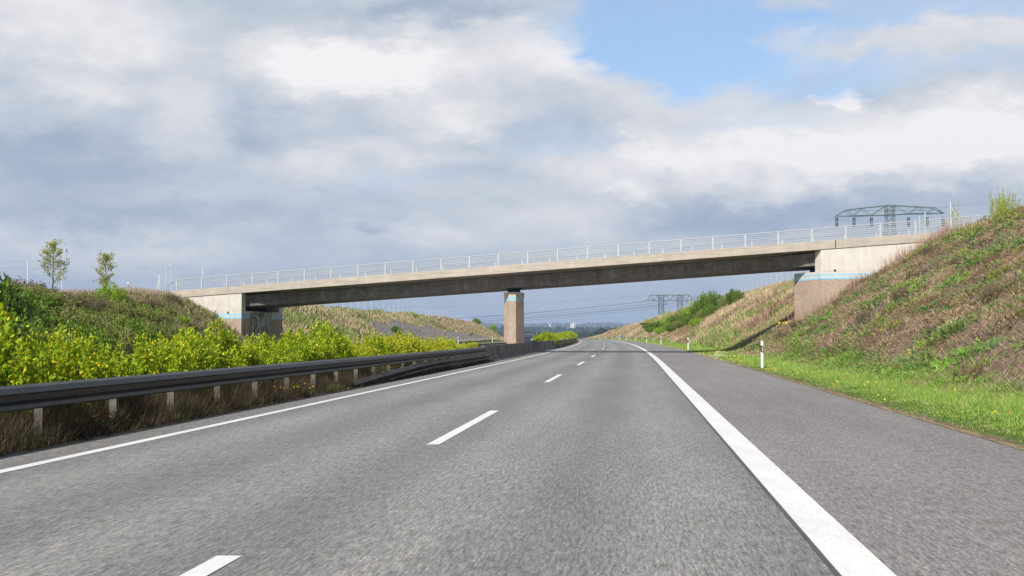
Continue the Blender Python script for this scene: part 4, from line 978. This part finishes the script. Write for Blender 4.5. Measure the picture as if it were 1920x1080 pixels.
# pale slabs in the verge
def slab(px, y, w, l, rz, label):
    d = F*(CAMZ-.1)/(y-H0); x = (px-960)/F*d; z = gz(x, d); M_ = Matrix.Translation((x, d, z)) @ Matrix.Rotation(rz, 4, 'Z') @ Matrix.Rotation(math.radians(7), 4, 'Y')
    o = MB().box((-l/2, -w/2, -.1), (l/2, w/2, .09), M_).build('drain_slab', PIERT, bevel=.03); tag(o, label, 'concrete slab', 'concrete slabs in the verge')
slab(1353, 665.5, .6, .9, .1, 'short pale concrete slab in the grass verge below the bridge shadow'); slab(1363, 660.5, .4, 1.6, .3, 'long pale concrete gutter piece behind the short slab in the verge')
# small blue sign
x = (1165.7-960)/F*312; sg_ = empty('road_sign', 'tiny blue kilometre sign behind the delineators on the right verge', 'sign', (x, 312, gz(x, 312)))
z = CAMZ+(H0-630.8)/F*312; MB().box((x-.34, 311.97, z-.17), (x+.34, 312.0, z+.17)).build('sign_plate', BLUES); MB().bar((x, 312.05, gz(x, 312)-.2), (x, 312.05, z+.1), .03, 6).build('sign_post', GALV)
attach(sg_, [o for o in list(COL.objects)[-2:]])

# ------------------------------------------------------------------ car behind the pier
def car(x, y, z, rz):
    r = empty('car', 'dark blue car on the opposite carriageway, half hidden behind the pier and shrubs', 'car', (x, y, z), rz=rz)
    bodym = simple('dark_blue_paint', (.025, .035, .06), .3, .6, 0, .05); glass = simple('car_glass', (.05, .07, .09), .1, .8)
    # side profile (length along x, height) swept over the width with tumblehome
    prof = [(-2.15, .35), (-2.2, .62), (-1.95, .82), (-1.15, .93), (-.55, 1.36), (.55, 1.44), (1.45, 1.33), (2.05, .95), (2.15, .60), (2.1, .35)]
    def hw(h): return .88 if h < .95 else .88-(h-.95)*.55
    m = MB(); vs = [(px_, -hw(h), h) for px_, h in prof]+[(px_, hw(h), h) for px_, h in prof]; n = len(prof)
    m.add(vs, [tuple(range(n)), tuple(range(2*n-1, n-1, -1))]+[(k, (k+1) % n, n+(k+1) % n, n+k) for k in range(n)]); m.build('body', bodym, r, bevel=.05)
    m = MB(); m.add([(-1.12, -.76, .965), (-1.12, .76, .965), (-.60, .62, 1.355), (-.60, -.62, 1.355)], [(0, 1, 2, 3)]); m.v = [(a-.03, b, c+.02) for a, b, c in m.v]; m.build('windscreen', glass, r)
    for sgn in (-1, 1):
        m = MB(); y0, y1 = sgn*.875, sgn*.66; m.add([(-.95, y0*1.005, .97), (1.5, y0*1.005, .97), (1.2, y1*1.02, 1.34), (-.5, y1*1.02, 1.36)], [(0, 1, 2, 3)]); m.build('side_window', glass, r)
        for wx in (-1.35, 1.35):
            w = MB(); w.bar((wx, sgn*.72, .33), (wx, sgn*.90, .33), .33, 18); t = w.build('wheel', RUBB_GAP, r, smooth=False); MB().bar((wx, sgn*.90, .33), (wx, sgn*.915, .33), .2, 12).build('rim', GALV, t)
        MB().box((-2.225, sgn*.62-.16, .62), (-2.12, sgn*.62+.16, .76)).build('headlight', REFL, r)
    MB().box((-2.225, -.26, .40), (-2.205, .26, .50)).build('number_plate', WHITE, r)
d = 152.; car((990.5-960)/F*d, d, 0, math.radians(90-4))

# ------------------------------------------------------------------ distant woods and buildings
def crown_cloud(cx, cy, cz, r, h, n, R):
    p = R.normal(0, 1, (n, 3)); p = unit(p)*(R.uniform(.55, 1, (n, 1))); return np.c_[cx+p[:, 0]*r, cy+p[:, 1]*r, cz+h*.55+p[:, 2]*h*.5]
def wood(name, lst, pal, seed, size, per=70):
    R = np.random.default_rng(seed); Cs = []
    for x, y, r, h in lst:
        z = float(ground(x-xc(y), y)); Cs.append(crown_cloud(x, y, z, r, h, per, R)); Cs.append(np.c_[x+R.normal(0, r*.5, per//3), y+R.normal(0, r*.5, per//3), z+R.uniform(0, h*.4, per//3)])
    C = np.concatenate(Cs); n = len(C); V, Fc, c = quads(C, np.tile([0, 0, .2], (n, 1)), size*R.uniform(.6, 1.3, n), size*R.uniform(.5, 1., n), pick(R, n, pal), R); ob = mesh_np(name, V, Fc, LEAF, cols=c); ob['kind'] = 'stuff'
FW = [(.028, .045, .02), (.04, .06, .025), (.05, .065, .035)]
lst = []
for k in range(130):
    px = rng.uniform(970, 1125); y = rng.uniform(1150, 1500); top = 626.5-3.5*float(fbm(px/22., 0., 5, 3)); x = (px-960)/F*y; h = CAMZ+(H0-top)/F*y-float(ground(x-xc(y), y)); lst.append((x, y, rng.uniform(4, 8), h*rng.uniform(.8, 1)))
wood('far_wood', lst, FW, 1, 3.2)
lst = []
for k in range(90):
    px = rng.uniform(1112, 1180); y = rng.uniform(760, 980); top = 619.5-3*float(fbm(px/14., 1., 6, 3))+(1128-min(px, 1128))*.35; x = (px-960)/F*y; h = CAMZ+(H0-top)/F*y-float(ground(x-xc(y), y)); lst.append((x, y, rng.uniform(3, 6), max(4, h*rng.uniform(.75, 1))))
wood('far_wood', lst, FW+[(.07, .06, .04)], 2, 2.2, 80)
lst = []
for k in range(420):
    px = rng.uniform(880, 1290); y = rng.uniform(2300, 3000); x = (px-960)/F*y; top = 616.0-3.0*float(fbm(px/17., 3., 8, 3))+(2.5 if min(abs(px-1073), abs(px-1031)) < 12 else 0); h = CAMZ+(H0-top)/F*y-float(ground(x-xc(y), y)); lst.append((x, y, rng.uniform(8, 18), h*rng.uniform(.6, 1)))
wood('far_wood', lst, FW, 3, 9, 50)
lst = []
for k in range(420):
    px = rng.uniform(860, 1330); y = rng.uniform(6000, 7800); x = (px-960)/F*y; top = 612.0-5*float(fbm(px/30., 7., 9, 3)); h = max(10, CAMZ+(H0-top)/F*y-float(ground(x-xc(y), y))); lst.append((x, y, rng.uniform(25, 60), h*rng.uniform(.7, 1)))
wood('far_wood', lst, FW, 4, 22, 34)
bw = simple('white_render', (.78, .76, .72), .8); bgm = simple('grey_render', (.40, .42, .45), .8)
d = 3250.; x = (1073-960)/F*d; z0 = gz(x, d)-2; zt = CAMZ+(H0-606.8)/F*d
tb = empty('tower_block', 'white windowless industrial block with grey stair tower on the far horizon', 'building', (x, d, z0))
k1 = MB().box((x-5.3, d-6, z0), (x+5.3, d+6, zt)).build('wall', bw, bevel=.2); k2 = MB().box((x+5.4, d-4, z0), (x+10, d+5, zt+3.2)).build('stair_tower', bgm, bevel=.2); k3 = MB().box((x+2.6, d-3, zt), (x+5.2, d+3, zt+3.4)).build('roof_plant', bw)
attach(tb, [k1, k2, k3])
x = (1031.3-960)/F*d; z0 = gz(x, d)-2; zt = CAMZ+(H0-608)/F*d
wt = empty('water_tower', 'small white round tower left of the white block on the far horizon', 'tower', (x, d, z0))
k1 = MB().bar((x, d, z0), (x, d, zt-2), 1.9, 14, 2.1).build('shaft', bw); k2 = MB().bar((x, d, zt-2), (x, d, zt+1.2), 2.4, 14, 2.1).build('tank', bw); k3 = MB().bar((x, d, zt+1.2), (x, d, zt+3.6), 1.1, 12, .4).build('roof', bw)
attach(wt, [k1, k2, k3])

# ------------------------------------------------------------------ haze
hz = MB().box((-9500, -400, -40), (9500, 11500, 130)).build('haze', None); hz['kind'] = 'stuff'
hm = bpy.data.materials.new('haze'); hm.use_nodes = True; nt = hm.node_tree; nt.nodes.clear()
pv = nt.nodes.new('ShaderNodeVolumePrincipled'); pv.inputs['Color'].default_value = (.58, .74, 1.0, 1); pv.inputs['Density'].default_value = 1.7e-4; pv.inputs['Anisotropy'].default_value = 0.0
out = nt.nodes.new('ShaderNodeOutputMaterial'); nt.links.new(pv.outputs[0], out.inputs['Volume']); hz.data.materials.append(hm)
